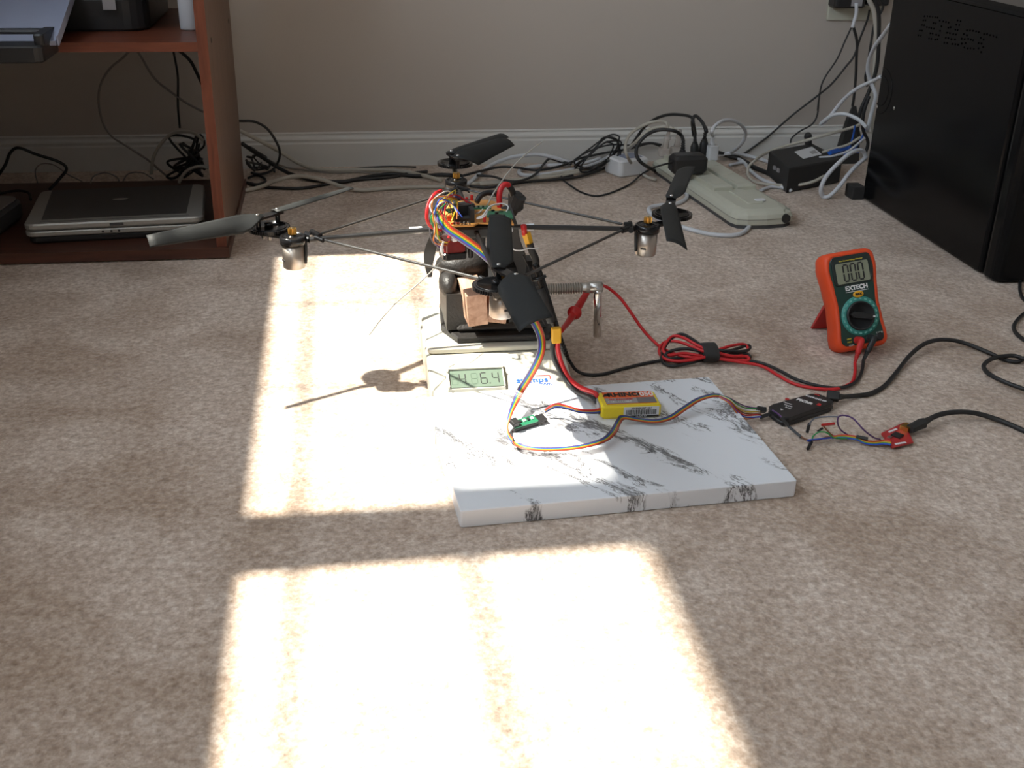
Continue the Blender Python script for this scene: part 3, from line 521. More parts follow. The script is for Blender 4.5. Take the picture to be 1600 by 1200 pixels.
# blue and thin cables by the tower
cable('blue network cable rising beside the rear edge of the tower', BLUEC, .0016, cy([(1353, 200), (1348, 212), (1341, 225), (1330, 236), (1318, 242)], 1.82))
cable('blue cable dropping steeply beside the tapered black stand', BLUEC, .0016, cy([(1336, 196), (1333, 212), (1328, 228), (1322, 240)], 1.84))
cable('grey cable bundle end fanning from the router back', BGC, .0024, cy([(1285, 238), (1305, 232), (1325, 226), (1345, 214)], 1.83))
cable('light grey cable slanting from the router rear to the tower', WHC, .002, cy([(1280, 246), (1300, 244), (1325, 236), (1352, 215)], 1.80))
cable('black cable behind the router and tower corner', RUB, .003, cy([(1358, 150), (1350, 175), (1348, 200), (1356, 222), (1352, 240)], 1.80))

# ------------------------------------------------------------------ marble board
TB = .0165                                  # board thickness
fl, fr_, br = G(719, 799, TB), G(1246, 751, TB), G(1115, 588, TB)
bw_ = (fr_-fl).length; rz = math.degrees(math.atan2(fr_.y-fl.y, fr_.x-fl.x))
MB(TR(fl.x, fl.y, 0, rz)).prism(rrect(bw_, .216, .002, 2, bw_/2, .108), .0005, TB, b=.0006).build('marble_board', MARBLE, None, 'white marble patterned laminate board lying flat on the carpet', 'board')

# ------------------------------------------------------------------ postal scale
sc = thing('postal_scale', 'off white postal scale with a digital display under the black vise', 'scale', (.148, 1.09, 0))
x0, x1 = .0765, .2215
secs = []
m_ = MB()
prof = [(.9925, .002), (.993, .0150), (.997, .0180), (1.046, .0325), (1.050, .0335), (1.172, .0335), (1.176, .030), (1.176, .002)]
def sec(x, k): 
    cy_, cz_ = 1.088, .017; return [V((x, cy_+(y-cy_)*(1-k), cz_+(z-cz_)*(1-k))) for y, z in prof]
m_.loft([sec(x0, .10), sec(x0+.0012, .04), sec(x0+.004, 0), sec(x1-.004, 0), sec(x1-.0012, .04), sec(x1, .10)], sm=False).build('scale_body', SCALEW, sc)
MB().prism(rrect(.139, .118, .005, 3, .1475, 1.1115), .0345, .0400, b=.0012).build('platform', SCALEW, sc)
# display housing: wedge standing proud of the slope
LT = V((.0945, 1.0255, .0290)); n_s = V((0, -.232, .973))
hx0, hx1 = .0935, .1515
hs = MB()
for (xa, xb, ya, za, zb) in ((hx0, hx0+.003, 1.000, 0, .0225), (hx1-.003, hx1, 1.000, 0, .0225)): pass
hp = [(.9960, .0160), (.9960, .0205), (1.0185, .0308), (1.0285, .0335), (1.033, .0285)]
hs.loft([[V((x, y, z)) for y, z in hp] for x in (hx0, hx1)], sm=False).build('display_housing', SCALEW, sc)
pa, pb = V((0, .9965, .0212)), V((0, 1.0190, .0312)); d_ = (pb-pa); up = V((1, 0, 0)).cross(d_.normalized())
DM = MX(((1, 0, up.x, (hx0+hx1)/2), (0, d_.normalized().y, up.y, (pa.y+pb.y)/2), (0, d_.normalized().z, up.z, (pa.z+pb.z)/2), (0, 0, 0, 1)))
dl = d_.length
MB(DM).box((0, dl/2-.0003, .0012), (hx1-hx0, .0018, .003)).box((-(hx1-hx0)/2+.001, 0, .0012), (.002, dl, .003)).box(((hx1-hx0)/2-.0006, 0, .0004), (.0012, dl, .0014)).build('display_hood', SCALEW, sc)
MB(DM).box((.0012, -.0005, .0002), (hx1-hx0-.0045, dl-.002, .0006)).build('display', LCDG, sc)
dg_ = MB(DM)
for ch, x in (('4', -.0135), ('6', .0080), ('4', .0200)): digit(dg_, ch, x, -.001, .0060, .0140, .0009, MX.Identity(4), .0007)
for x in (-.0085, .0138): dg_.box((x, -.0078, .0007), (.0011, .0011, .0002))
dg_.build('display_digits', INK, sc)
gh = MB(DM)
for x in (-.0215, -.0015): digit(gh, '8', x, -.001, .0060, .0140, .0007, MX.Identity(4), .0006)
gh.build('faint_digits', mat('lcd_ghost', (.09, .13, .095), .4, var=.02), sc)
sm_ = MX(((1, 0, 0, .180), (0, .959, -.284, 1.0070), (0, .284, .959, .0214), (0, 0, 0, 1)))
text('logo_word', 'stamps', .0105, sm_, BINK, sc, bold=.00022, sx=1.12)
text('logo_suffix', '.com', .0055, sm_ @ TR(.0125, -.0066, 0), BINK, sc, sx=1.2)
MB(sm_).box((.0115, .0062, .0003), (.0145, .0007, .0003)).box((.0188, .0032, .0003), (.0007, .0065, .0003)).build('logo_corner', RINK, sc)

# ------------------------------------------------------------------ bench vise on the scale
vs = thing('bench_vise', 'black cast iron bench vise standing on the postal scale', 'vise', (.155, 1.11, .040))
foot = [(.110, 1.064), (.207, 1.062), (.214, 1.078), (.214, 1.165), (.100, 1.165), (.096, 1.098)]
MB().prism(foot, .0402, .0475, b=.0015).build('vise_base', IRON, vs)
MB().prism([(.112, 1.075), (.205, 1.073), (.205, 1.158), (.104, 1.158), (.102, 1.098)], .047, .056, b=.004).build('base_web', IRON, vs)
j = MB()
j.loft([[V(p) for p in ((.100, 1.078, z), (.100+w_, 1.078, z), (.100+w_, 1.15, z), (.100, 1.15, z))] for z, w_ in ((.050, .030), (.064, .026), (.070, .022), (.082, .018), (.090, .015))], sm=False)
j.build('fixed_jaw', IRON, vs)
MB().loft([[V((.1035+r*math.cos(t)*.75, 1.098+r*1.5*math.sin(t), z)) for t in [k*math.pi/7 for k in range(14)]] for z, r in ((.082, .008), (.090, .0125), (.098, .0128), (.1045, .0095), (.1065, .004))]).build('jaw_lug', IRON, vs)
MB().loft([[V(p) for p in ((.166, 1.078, z), (.200, 1.078, z), (.200, 1.15, z), (.166, 1.15, z))] for z in (.052, .066, .080, .096)], sm=False).build('moving_jaw', IRON, vs)
MB().box((.150, 1.147, .075), (.10, .020, .056)).build('rear_bridge', IRON, vs)
an = MB()
rr = random.Random(4)
an.loft([[V((.122+(r+rr.uniform(-.0015, .0015))*math.cos(t)*1.15, 1.125+(r+rr.uniform(-.0015, .0015))*.85*math.sin(t), z)) for t in [k*math.pi/9 for k in range(18)]] for z, r in ((.098, .020), (.104, .0245), (.111, .0245), (.117, .019), (.121, .012), (.1225, .004))])
an.build('anvil', IRON, vs)
thr = [(.0048, 0)]; 
for k in range(21): thr += [(.0062, k*.0027+.0007), (.0062, k*.0027+.0012), (.0044, k*.0027+.0020), (.0044, k*.0027+.0025)]
thr += [(.0056, .060), (.0056, .078)]
MB().lathe(thr, frame(V((.192, 1.10, .084)), V((1, 0, 0))), 20, False).build('vise_screw', STEEL, vs)
MB().lathe([(.003, 0), (.0062, .0005), (.0064, .013), (.0058, .0145)], frame(V((.2555, 1.10, .084)), V((1, 0, 0))), 20).build('screw_collar', STEEL, vs)
MB().lathe([(.0025, 0), (.0045, .001), (.0046, .050), (.0042, .053), (.002, .055)], frame(V((.2665, 1.094, .0285)), V((-.03, .06, 1))), 18).build('handle', CHROME, vs)
q = GY(934, 451, 1.093); MB().cyl((q.x, 1.0935, q.z), (q.x, 1.0950, q.z), .0014, n=10).build('rivet', CHROME, vs)
q = GY(857, 446, 1.09)
MB().lathe([(.006, 0), (.011, .001), (.011, .006), (.007, .008)], frame(V((.196, 1.10, .085)), V((1, 0, 0))), 24).build('screw_flange', IRON, vs)
MB(TR(.1290, 1.078, .0655, 4, 2, -5)).prism([(-.0105, -.026), (.0100, -.026), (.0110, .026), (-.0105, .026)], 0, .0345, b=.0006).build('wood_block', WOODB, None, 'tall pale wood block clamped at the left in the vise', 'block', 'wood blocks in the vise')
MB(TR(.1520, 1.081, .0655, -5, 0, 7)).prism([(-.0095, -.026), (.0095, -.026), (.0095, .024), (-.0095, .024)], 0, .0320, b=.0006).build('wood_block', WOODB, None, 'wood block in the vise behind the front motor, right of the paler one', 'block', 'wood blocks in the vise')

# ------------------------------------------------------------------ quadcopter
qc = thing('quadcopter', 'black homemade quadcopter with exposed wiring perched on the bench vise', 'quadcopter', (.127, 1.065, .122))
C0 = V((.127, 1.065, .166))
def strap(mb, pts, wid, w, t, sub=6):
    P = smooth(pts, sub); n = len(P); secs = []
    for i, p in enumerate(P):
        tg = (P[min(i+1, n-1)]-P[max(i-1, 0)]).normalized(); wd = (wid-tg*wid.dot(tg)).normalized(); nn = tg.cross(wd)
        ww = w(i/(n-1)) if callable(w) else w
        secs.append([p+wd*ww/2+nn*t/2, p-wd*ww/2+nn*t/2, p-wd*ww/2-nn*t/2, p+wd*ww/2-nn*t/2])
    return mb.loft(secs, sm=False)
motors = {'L': G(457, 369, .166), 'R': G(1012, 351, .166), 'B': G(713, 281, .168), 'F': G(784, 441, .164)}
gears = {'L': G(420, 357, .1665), 'R': G(1050, 336, .1685), 'B': G(711, 256, .1715), 'F': G(775, 448, .1660)}
for k, D in (('L', V((-1, 0, 0))), ('R', V((1, 0, 0))), ('B', V((0, 1, 0))), ('F', V((0, -1, 0)))):
    m = motors[k]; g = gears[k]; hub = C0+D*.018
    end = V((g.x, g.y, m.z-.004))
    inn = m-D*.016; inn.z = m.z-.004
    MB().cyl(hub, inn, .0025, n=12).build('arm', RUB, qc)
    if k in 'LR':
        a = hub+D*(.034 if k == 'L' else .030); b = a+D*.0125
        MB().cyl(V((a.x, a.y, C0.z-.0015)), V((b.x, b.y, C0.z-.0018)), .0034, n=14).build('white_sleeve', WHP, qc, label='white sleeve on the arm')
    mt = MB(); mt.cyl(inn, end+D*.006, .0032, n=10); mt.lathe([(.009, 0), (.0125, .0005), (.0125, .0075), (.0105, .0085), (.0105, .0078), (.004, .0078), (.004, .0088)], MX.Translation((m.x, m.y, m.z-.0075)), 28)
    mt.build('motor_mount', BLKG, qc)
    L_ = .022 if k == 'B' else .0245
    r_ = .0070 if k == 'B' else .0108
    cn_ = MB(MX.Translation((m.x, m.y, m.z-.007-L_))); cn_.lathe([(.003, -.0018), (.003, 0), (r_-.001, 0), (r_, .001), (r_, L_)], None, 28)
    mo = cn_.build('motor_can', BLK if k == 'B' else CAN, qc)
    v_ = V((-.9, -.45, 0)) if k in 'LF' else V((-.5, -.85, 0))
    if k == 'F': v_ = V((.35, -.94, 0))
    v_ = v_.normalized()
    if k != 'B':
        p = m+v_*(r_+.0001); MB(frame(V((p.x, p.y, m.z-.0075-L_*.62)), v_, V((0, 0, 1)))).box((0, 0, 0), (.0018, .006, .0006), b=.0008).build('vent_slot', INK, mo)
        wv = D.cross(V((0, 0, 1)))*.0; s_ = m-D*(r_+.0012)
        MB().tube([V((s_.x, s_.y, m.z-.004)), V((s_.x, s_.y-.002, m.z-.014)), V((s_.x+.001*D.x, s_.y-.002, m.z-.027))], .0016, 8).build('motor_lead', RUB, mo)
    # pinion: brass toothed wheel on the shaft
    pn = MB(); n = 11; pts = []
    for i in range(n*2):
        rr_ = .0042 if i % 2 == 0 else .0031; t0 = 2*math.pi*(i-.22)/(n*2); t1 = 2*math.pi*(i+.22)/(n*2); pts += [(rr_*math.cos(t0), rr_*math.sin(t0)), (rr_*math.cos(t1), rr_*math.sin(t1))]
    pn.prism(pts, 0, .0058, MX.Translation((m.x, m.y, m.z+.0022))).build('pinion', BRASS, mo)
    MB().cyl((m.x, m.y, m.z), (m.x, m.y, m.z+.0088), .0008, n=8).build('shaft', STEEL, mo)
    # big gear
    n = 52; pts = []
    R_ = .0208
    for i in range(n):
        for da, r in ((-.3, R_-.0011), (-.16, R_), (.16, R_), (.3, R_-.0011)): t0 = 2*math.pi*(i+da)/n; pts.append((r*math.cos(t0), r*math.sin(t0)))
    gg = MB(MX.Translation((g.x, g.y, g.z-.0012))); gg.prism(pts, 0, .0034); gg.lathe([(.0175, .0034), (.0175, .0042), (.0165, .0042), (.0165, .0036)], None, 36); gg.lathe([(.004, .003), (.004, .0068), (.0025, .0075)], None, 16)
    gr = gg.build('gear', BLKG, qc)
    MB().cyl((g.x, g.y, g.z-.012), (g.x, g.y, g.z+.003), .0018, n=10).build('gear_axle', STEEL, gr)
    if k in 'LR': MB().lathe([(.001, -.0035), (.0058, -.0025), (.0058, .0), (.003, .001)], frame(end+D*.007, D), 16).build('arm_cap', BLK, qc)
# landing legs
MB(); 
def leg(pts, w0, w1, w2):
    strap(MB(), pts, V((1, -.25, 0)), lambda t: (w0+(w1-w0)*t/.6) if t < .6 else (w1+(w2-w1)*(t-.6)/.4), .004).build('landing_leg', BLKM, qc)
leg([(694, 352, 'Y', 1.09), (682, 366, 'Y', 1.10), (673, 388, 'Y', 1.105), (670, 412, 'Y', 1.105), (672, 432, 'Y', 1.105)], .009, .0115, .004)
leg([(790, 322, 'Y', 1.09), (799, 350, 'Y', 1.08), (803, 376, 'Y', 1.085), (811, 400, 'Y', 1.09), (815, 418, 'Y', 1.09), (816, 430, 'Y', 1.09)], .010, .0135, .006)
leg([(768, 347, 'Y', 1.03), (766, 375, 'Y', 1.02), (767, 405, 'Y', 1.012), (769, 434, 'Y', 1.005)], .0055, .0065, .0065)
MB().cyl(GY(735, 352, 1.075), GY(735, 402, 1.075), .0028, n=12).build('center_post', BLKG, qc)
MB().cyl(GY(727, 352, 1.08), GY(727, 395, 1.08), .0016, n=10).build('center_post', BLKG, qc)
h = MB(); h.prism(rrect(.044, .044, .008, 3, .127, 1.068), .160, .171, b=.002); h.box((.127, 1.068, .153), (.022, .022, .016), b=.004); h.build('center_hub', BLKM, qc)
t_ = MB(); t_.lathe([(.0012, 0), (.0022, 0), (.0022, .006), (.0012, .006)], frame(GY(797, 357, 1.03), V((0, -1, 0))), 14); t_.build('eyelet', WHP, qc)
# brace rods and clamps
BR = [((498, 373, .164), (757, 437, .164)), ((822, 430, .163), (978, 357, .164)), ((500, 366, .166), (694, 303, .166)), ((729, 297, .168), (972, 350, .166)), ]
for a, b in BR: MB().cyl(pt(a), pt(b), .0014, n=10).build('brace_rod', mat('carbon_rod', (.05, .048, .046), .25), qc)
for a, b, r in (((487, 362, .166), (500, 369, .165), .003), ((493, 371, .165), (505, 376, .164), .0022), ((485, 368, .165), (476, 366, .166), .0034), ((975, 353, .166), (987, 353, .166), .0042), ((972, 360, .164), (984, 356, .165), .0032), ((984, 349, .166), (986, 360, .164), .003),
                ((696, 303, .166), (712, 296, .167), .0026), ((716, 293, .168), (733, 298, .168), .0026), ((750, 434, .165), (763, 440, .164), .0026), ((818, 432, .163), (802, 440, .163), .0026)):
    MB().cyl(pt(a), pt(b), r, n=12).build('rod_clamp', BLKG, qc)
p0 = pt((712, 306, .158)); MB().cyl(p0, V((motors['B'].x, motors['B'].y, .160)), .0036, n=12).build('rear_stalk', BLKG, qc)
# blades
def blade(name_parent, root, tip, w0, w1, pitch0, pitch1, pin=True, tipcut=.08, camber=.10, side=1, offk=1):
    root, tip = pt(root), pt(tip); ax = (tip-root); L_ = ax.length; ax.normalize(); lat = ax.cross(V((0, 0, 1))).normalized()
    secs = []; n = 14; m = 8
    for i in range(n+1):
        t = i/n; 
        wd = .010+(w0-.010)*min(1, t/.16)**.8 if t < .16 else w0+(w1-w0)*(t-.16)/.84
        pitch = math.radians(pitch0*min(1, t/.22)+(pitch1-pitch0)*max(0, (t-.22)/.78))
        off = (wd-.010)*.28*side*offk
        wl_ = lat*math.cos(pitch)*side+V((0, 0, -1))*math.sin(pitch); nn = ax.cross(wl_).normalized()
        if nn.z < 0: nn = -nn
        up_, lo_ = [], []
        for k in range(m+1):
            s_ = k/m; x = (s_-.5)*wd+off; hgt = camber*wd*math.sin(math.pi*s_)
            th = .0011*(1-.35*abs(2*s_-1))
            cut = tipcut*wd*(s_-.5)*(t**8)
            base = root+ax*(t*L_+cut-.004)+wl_*x+nn*hgt
            up_.append(base+nn*th/2); lo_.append(base-nn*th/2)
        secs.append(up_+lo_[::-1])
    o = MB().loft(secs).build('blade', BLADE, name_parent)
    if pin: MB().ball(root+V((0, 0, .0016)), .0021, (1, 1, .6)).build('blade_pin', CHROME, o)
    return o
HZ = .1815
def rotor(k, A, TA, B, TB, pa_, pb_, wa=(.019, .013), wb=(.019, .013)):
    g = gears[k]; a, b = pt(A), pt(B)
    hb = MB(); mid = (a+b)/2; d_ = (b-a).normalized()
    strap(hb, [a-d_*.004+V((0, 0, -.0022)), b+d_*.004+V((0, 0, -.0022))], d_.cross(V((0, 0, 1))), .010, .0022)
    for p in (a, b): hb.cyl(V((p.x, p.y, g.z+.002)), p+V((0, 0, -.0015)), .0024, n=12)
    ho = hb.build('rotor_hub', BLKG, qc)
    blade(qc, A, TA, *wa, *pa_[:2], side=pa_[2], offk=-1.6 if k == 'L' else 1); blade(qc, B, TB, *wb, *pb_[:2], side=pb_[2])
rotor('L', (402.5, 338, HZ), (224, 377, .177), (433, 328.5, HZ), (555, 293, .184), (58, 44, -1), (6, 10, 1), (.0195, .0125), (.0115, .006))
rotor('B', (705, 238, .186), (790, 210, .192), (715, 245, .186), (795, 218, .188), (12, 10, 1), (34, 24, 1), (.015, .014), (.030, .019))
rotor('R', (1049, 308, .183), (1068, 263, .184), (1047, 320, .183), (1063, 388, .178), (22, 18, -1), (16, 22, -1), (.022, .021), (.019, .021))
rotor('F', (779, 416, .181), (776, 336, .187), (806, 431, .181), (849, 507, .172), (10, 12, 1), (24, 18, 1), (.021, .022), (.029, .029))
# circuit board
pz = .176
pcb = [G(*p, pz) for p in ((700, 354), (740, 353), (748, 349), (803, 351), (795, 334), (783, 318), (760, 313), (705, 316), (692, 334))]
o_ = MB().prism([(p.x, p.y) for p in pcb], pz-.0008, pz+.0008).build('circuit_board', PCBO, qc)
def comp(name, u, v, dx, dy, dz, m, rz=0, b=0, z=pz+.0008, par=None, lbl=None):
    q = G(u, v, z); return MB(TR(q.x, q.y, z, rz)).box((0, 0, dz/2), (dx, dy, dz), b=b).build(name, m, par or o_, lbl)
for q in ((703, 351), (795, 347), (712, 320), (785, 322)):
    q = G(*q, pz); MB().cyl((q.x, q.y, .170), (q.x, q.y, pz-.0008), .002, n=8).build('standoff', BLK, o_)
comp('chip', 725, 346, .019, .010, .0045, BLK, 3); comp('chip', 722, 341, .016, .008, .014, BLK, 12); comp('connector', 736, 344, .004, .018, .013, INK, 3)
comp('chip', 728, 332, .013, .012, .010, DKG, 20); comp('capacitor', 708, 343, .005, .004, .007, YEL, 0, .0015); comp('capacitor', 702, 345, .004, .004, .005, ORNG)
comp('resistor', 712, 350, .009, .0015, .0015, ORNG, 10); comp('terminal', 716, 328, .006, .004, .006, WHP); comp('sensor_board', 710, 330, .016, .012, .0016, PCBG, 15, z=pz+.006)
for k in range(9):
    q = G(709+k*3.1, 350.5, pz+.001); MB().tube([q, q+V((0, -.0015, .003)), q+V((0, -.003, .0005))], .0005, 5, sub=3).build('pin', STEEL if k % 2 else INK, o_)
gb = comp('radio_board', 750, 325, .022, .010, .0012, PCBG, -4, z=pz+.006, lbl='small green board standing above the orange one')
for k in range(6): comp('radio_part', 741+k*3.4, 324, .0016, .002, .0014, STEEL if k % 2 else INK, 0, z=pz+.0072, par=gb)
gb2 = MB(TR(*G(782, 336, pz+.004), -10)).prism([(-.013, -.010), (.013, -.012), (.010, .012), (-.013, .010)], 0, .0012).build('receiver_board', PCBG, qc, 'green receiver board at the right of the orange board')
for (u, v) in ((770, 330), (776, 334), (783, 331), (775, 340), (787, 338), (791, 343)): comp('receiver_part', u, v, .003, .002, .0015, STEEL if v % 2 else BLK, 20, z=pz+.0052, par=gb2)
for u, v in ((737, 313), (729, 317), (757, 347)): comp('red_led', u, v, .003, .003, .006, REDP, 0, .001, lbl='red light')
# standing red and black power connector at the back right
q = GY(806, 316, 1.11)
MB(TR(q.x, 1.11, q.z-.009, 20)).prism(rrect(.013, .016, .004, 3), 0, .020, b=.003).build('power_connector', BLKM, qc)
MB().cyl(q+V((.003, -.006, .008)), q+V((-.004, 0, -.012)), .0075, .005, n=9, sm=False).build('heat_shrink', BLKM, qc)
MB().tube([(781, 326, 'Y', 1.095), (780, 308, 'Y', 1.095), (783, 294, 'Y', 1.098), (790, 288, 'Y', 1.10), (797, 292, 'Y', 1.105), (801, 302, 'Y', 1.11)], .0030).build('power_wire', RED, qc, label='thick red power wire in a high arch')
MB().tube([(795, 290, 'Y', 1.103), (800, 298, 'Y', 1.106), (803, 310, 'Y', 1.11)], .0034).build('power_wire_sleeve', RUB, qc)
MB().tube([(745, 316, 'Y', 1.10), (751, 306, 'Y', 1.105), (762, 301, 'Y', 1.108), (774, 302, 'Y', 1.108), (781, 308, 'Y', 1.108)], .0028).build('power_wire', RUB, qc, label='thick black power wire arched behind the board')
MB().tube([(761, 321, 'Y', 1.07), (775, 296, 'Y', 1.08), (800, 262, 'Y', 1.10), (825, 238, 'Y', 1.12), (849, 220, 'Y', 1.14)], .0007, 6).build('antenna', mat('antenna_wire', (.42, .40, .36), .4), qc, label='thin pale antenna wire pointing up right')
MB().tube([(697, 400, 'Y', 1.07), (680, 418, 'Y', 1.06), (655, 442, 'Y', 1.04), (620, 472, 'Y', 1.02), (597, 497, 'Y', 1.0), (577, 523, 'Y', .985)], .0007, 6).build('antenna', MATS['antenna_wire'], qc, label='thin pale antenna wire drooping left')
MB().tube([(745, 340, .181), (755, 336, .185), (766, 322, .190), (785, 318, .190), (794, 323, .187), (791, 331, .182)], .0007, 6).build('wire', WHW, qc)
MB().tube([(745, 342, .181), (757, 338, .184), (764, 326, .188), (772, 320, .188), (780, 320, .186)], .0007, 6).build('wire', WHW, qc)
MB().tube([(744, 334, .181), (750, 331, .184), (754, 327, .183)], .0007, 6).build('wire', WHW, qc)
# red wire pair on the left
for k in range(2):
    MB().tube([(690+k, 297+k*3, 'Y', 1.07), (678+k*2, 303, 'Y', 1.06), (669+k*2, 318, 'Y', 1.055), (666+k*2, 334, 'Y', 1.05), (668+k*2, 348, 'Y', 1.05), (675+k*2, 356, 'Y', 1.055), (690, 360, 'Y', 1.06)], .0010 if k else .0013, 6).build('wire', RED, qc)
# wiring nest
rr = random.Random(11); wm = [YW, GRN, VIO, WHW, RED, ORW, BLW, GYW, YW, VIO, GYW, GRN, BRW, WHW, RED, YW, GYW, VIO, ORW, BLW]
for i, m in enumerate(wm):
    a = (rr.uniform(700, 735), rr.uniform(316, 330), pz+rr.uniform(.002, .008)); e = rr.uniform(0, 1)
    ym = 1.035+rr.uniform(-.012, .03)
    P = [a, (rr.uniform(690, 712), rr.uniform(296, 312), 'Y', ym+.03), (rr.uniform(672, 690), rr.uniform(308, 330), 'Y', ym), (rr.uniform(669, 684), rr.uniform(338, 358), 'Y', ym-.004), (rr.uniform(676, 692), rr.uniform(364, 380), 'Y', ym), (rr.uniform(686, 712), rr.uniform(372, 392), 'Y', 1.06)]
    if i % 3 == 0: P = [(rr.uniform(705, 725), rr.uniform(330, 345), pz+.010), (rr.uniform(700, 715), rr.uniform(308, 318), 'Y', ym+.02), (rr.uniform(684, 696), rr.uniform(312, 324), 'Y', ym), (rr.uniform(676, 686), rr.uniform(330, 350), 'Y', ym), (rr.uniform(684, 700), rr.uniform(352, 372), 'Y', ym+.01)]
    if i % 5 == 4: P = [(rr.uniform(686, 696), rr.uniform(330, 340), pz+.004), (rr.uniform(694, 704), rr.uniform(306, 314), 'Y', 1.06), (rr.uniform(712, 722), rr.uniform(304, 310), 'Y', 1.07), (rr.uniform(730, 745), rr.uniform(312, 326), pz+.008)]
    MB().tube(P, .00065, 5, sub=5).build('wire', m, qc)
# motor controller pack below the board
q = GY(708, 380, 1.055)
MB(TR(q.x, 1.060, q.z-.009, 10)).prism(rrect(.022, .020, .003, 3), 0, .013, b=.001).build('speed_controller', mat('red_shrink', (.16, .010, .010), .15, coat=.5, var=.5, scale=120), qc, 'shiny red shrink wrapped controller')
MB(TR(q.x, 1.060, q.z-.016, 10)).prism(rrect(.024, .022, .003, 3), 0, .007, b=.001).build('controller_tray', BLKG, qc)
MB(TR(q.x+.001, 1.052, q.z+.003, 10)).box((0, 0, .002), (.005, .005, .004), b=.001).build('controller_plug', WHP, qc)
MB().tube([(692, 378, 'Y', 1.04), (690, 390, 'Y', 1.04), (692, 398, 'Y', 1.042)], .0014, 6).build('connector_pin', WHP, qc)
MB().tube([(700, 372, 'Y', 1.05), (706, 364, 'Y', 1.05), (714, 368, 'Y', 1.045), (720, 378, 'Y', 1.05)], .0011, 6).build('wire', RED, qc)
# yellow connector and taped cable at the right
MB().tube([(818, 352, 'Y', 1.05), (820, 366, 'Y', 1.052)], .0030, n=10).build('red_plug', REDP, qc, 'red plug end above the yellow one')
MB().cyl(GY(822, 364, 1.052), GY(828, 384, 1.052), .0045, .0040, n=4, sm=False).build('yellow_connector', YCON, qc, 'yellow battery connector')
MB().tube([(828, 381, 'Y', 1.05), (831, 392, 'Y', 1.05), (836, 402, 'Y', 1.05), (838, 412, 'Y', 1.05)], .0036).build('taped_cable', BLKM, qc)
MB().tube([(798, 387, 'Y', 1.04), (806, 391, 'Y', 1.035), (816, 391, 'Y', 1.035), (826, 388, 'Y', 1.04), (841, 389, 'Y', 1.045)], .0007, 5).build('twist_tie', WHW, qc)
MB().tube([(817, 398, 'Y', 1.045), (826, 418, 'Y', 1.04), (834, 445, 'Y', 1.03), (845, 466, 'Y', 1.02), (850, 478, 'Y', 1.015)], .0009, 6).build('wire', RUB, qc)

# ------------------------------------------------------------------ rainbow ribbon cable
rb = thing('ribbon_cable', 'flat rainbow ribbon cable running from the quadcopter over the marble board', 'cable', G(797, 670, .019))
RC = [BRW, REDP, ORW, YW, GRN, BLW, VIO, GYW]
def ribbon(pts, widf, names, nrm=None, gap=None):
    P = smooth(pts, 8); n = len(P); K = len(names)
    lines = [[] for _ in names]
    for i, p in enumerate(P):
        tg = (P[min(i+1, n-1)]-P[max(i-1, 0)]).normalized(); wd = widf(i/(n-1)); 
        if not isinstance(wd, V): wd = V(wd)
        ww = wd.length; wd = (wd-tg*wd.dot(tg)).normalized()*ww
        for k in range(K): lines[k].append(p+wd*((k+.5)/K-.5))
    for k, m in enumerate(names): MB().tube(lines[k], P and (lines[0][n//2]-lines[1][n//2]).length*.52, 6, raw=True).build('ribbon_wire', m, rb)
up_pts = [(683, 330, 'Y', 1.035), (690, 345, 'Y', 1.028), (702, 359, 'Y', 1.024), (722, 372, 'Y', 1.020), (745, 388, 'Y', 1.014), (764, 404, 'Y', 1.006), (782, 422, 'Y', .995), (800, 446, 'Y', .985), (820, 480, 'Y', .975), (838, 508, 'Y', .972), (846, 530, 'Y', .972), (845, 552, 'Y', .968), (832, 580, 'Y', .960), (812, 612, 'Y', .950)]
dn_pts = up_pts[-1:]+[(798, 645, .030), (793, 668, .0225), (797, 684, .0215), (815, 697, .0225), (850, 702, .023), (900, 699, .0235), (940, 689, .024), (957, 676, .025), (966, 660, .026), (974, 652, .0235), (1000, 656, .0205), (1025, 658, .0205), (1048, 652, .022), (1068, 639, .025), (1090, 625, .029), (1112, 618, .032), (1126, 618, .031)]
ribbon(up_pts, lambda t: V((.0085*(1-t)+.0075*t, -.002+.004*t, .004*(1-t)+.001)), RC[::-1])
ribbon(dn_pts, lambda t: V((.0072*(1-t/.11)+.0015, .0005, .004*t/.11)) if t < .11 else (V((.0015, .0005-.0080*(t-.11)/.12, .004*(1-(t-.11)/.12))) if t < .23 else V((0, -.0085, .0004)) if t < .5 else V((.0, -.0058, -.0015))), RC[::-1])
for k, (m, sp) in enumerate(zip([VIO, GRN, WHW, YW, BRW, RED, BLW, ORW], (0, 1, 2, 3, 4, 5, 6, 7))):
    e = (1186+sp*.6, 637+sp*2.2+(-1)**k, .010-.0004*sp)
    if k == 7: e = (1188, 650, .006)
    MB().tube([(1124, 617+k*.5, .031), (1140, 622+k*1.2, .028), (1150+k*.5, 628+k*2.8, .022-.001*k), (1166, 635+k*2.8, .013-.0008*k), e], .0007, 6).build('loose_wire', m, rb)

# ------------------------------------------------------------------ little green board on the marble board
sp_ = thing('sensor_module', 'tiny green circuit module with a black sensor on the marble board', 'circuit board', G(822, 668, .0185))
MMm = TR(*G(819, 659, .0228), 26, 14)
MB(MMm).box((0, 0, 0), (.027, .0095, .0012)).build('module_board', PCBG, sp_)
MB(MMm).box((-.0115, 0, .003), (.007, .008, .005), b=.001).build('sensor', INK, sp_)
for k in range(4): MB(MMm).box((-.004+k*.0045, .001, .0011), (.0025, .003, .001)).build('module_part', WHP if k % 2 else BLK, sp_)
MB(MMm).box((.018, -.001, -.0008), (.010, .0085, .0022)).build('pin_header', BLK, sp_)
MB(MMm).box((0, -.0035, -.0035), (.028, .003, .005)).build('foam_base', BLKM, sp_)

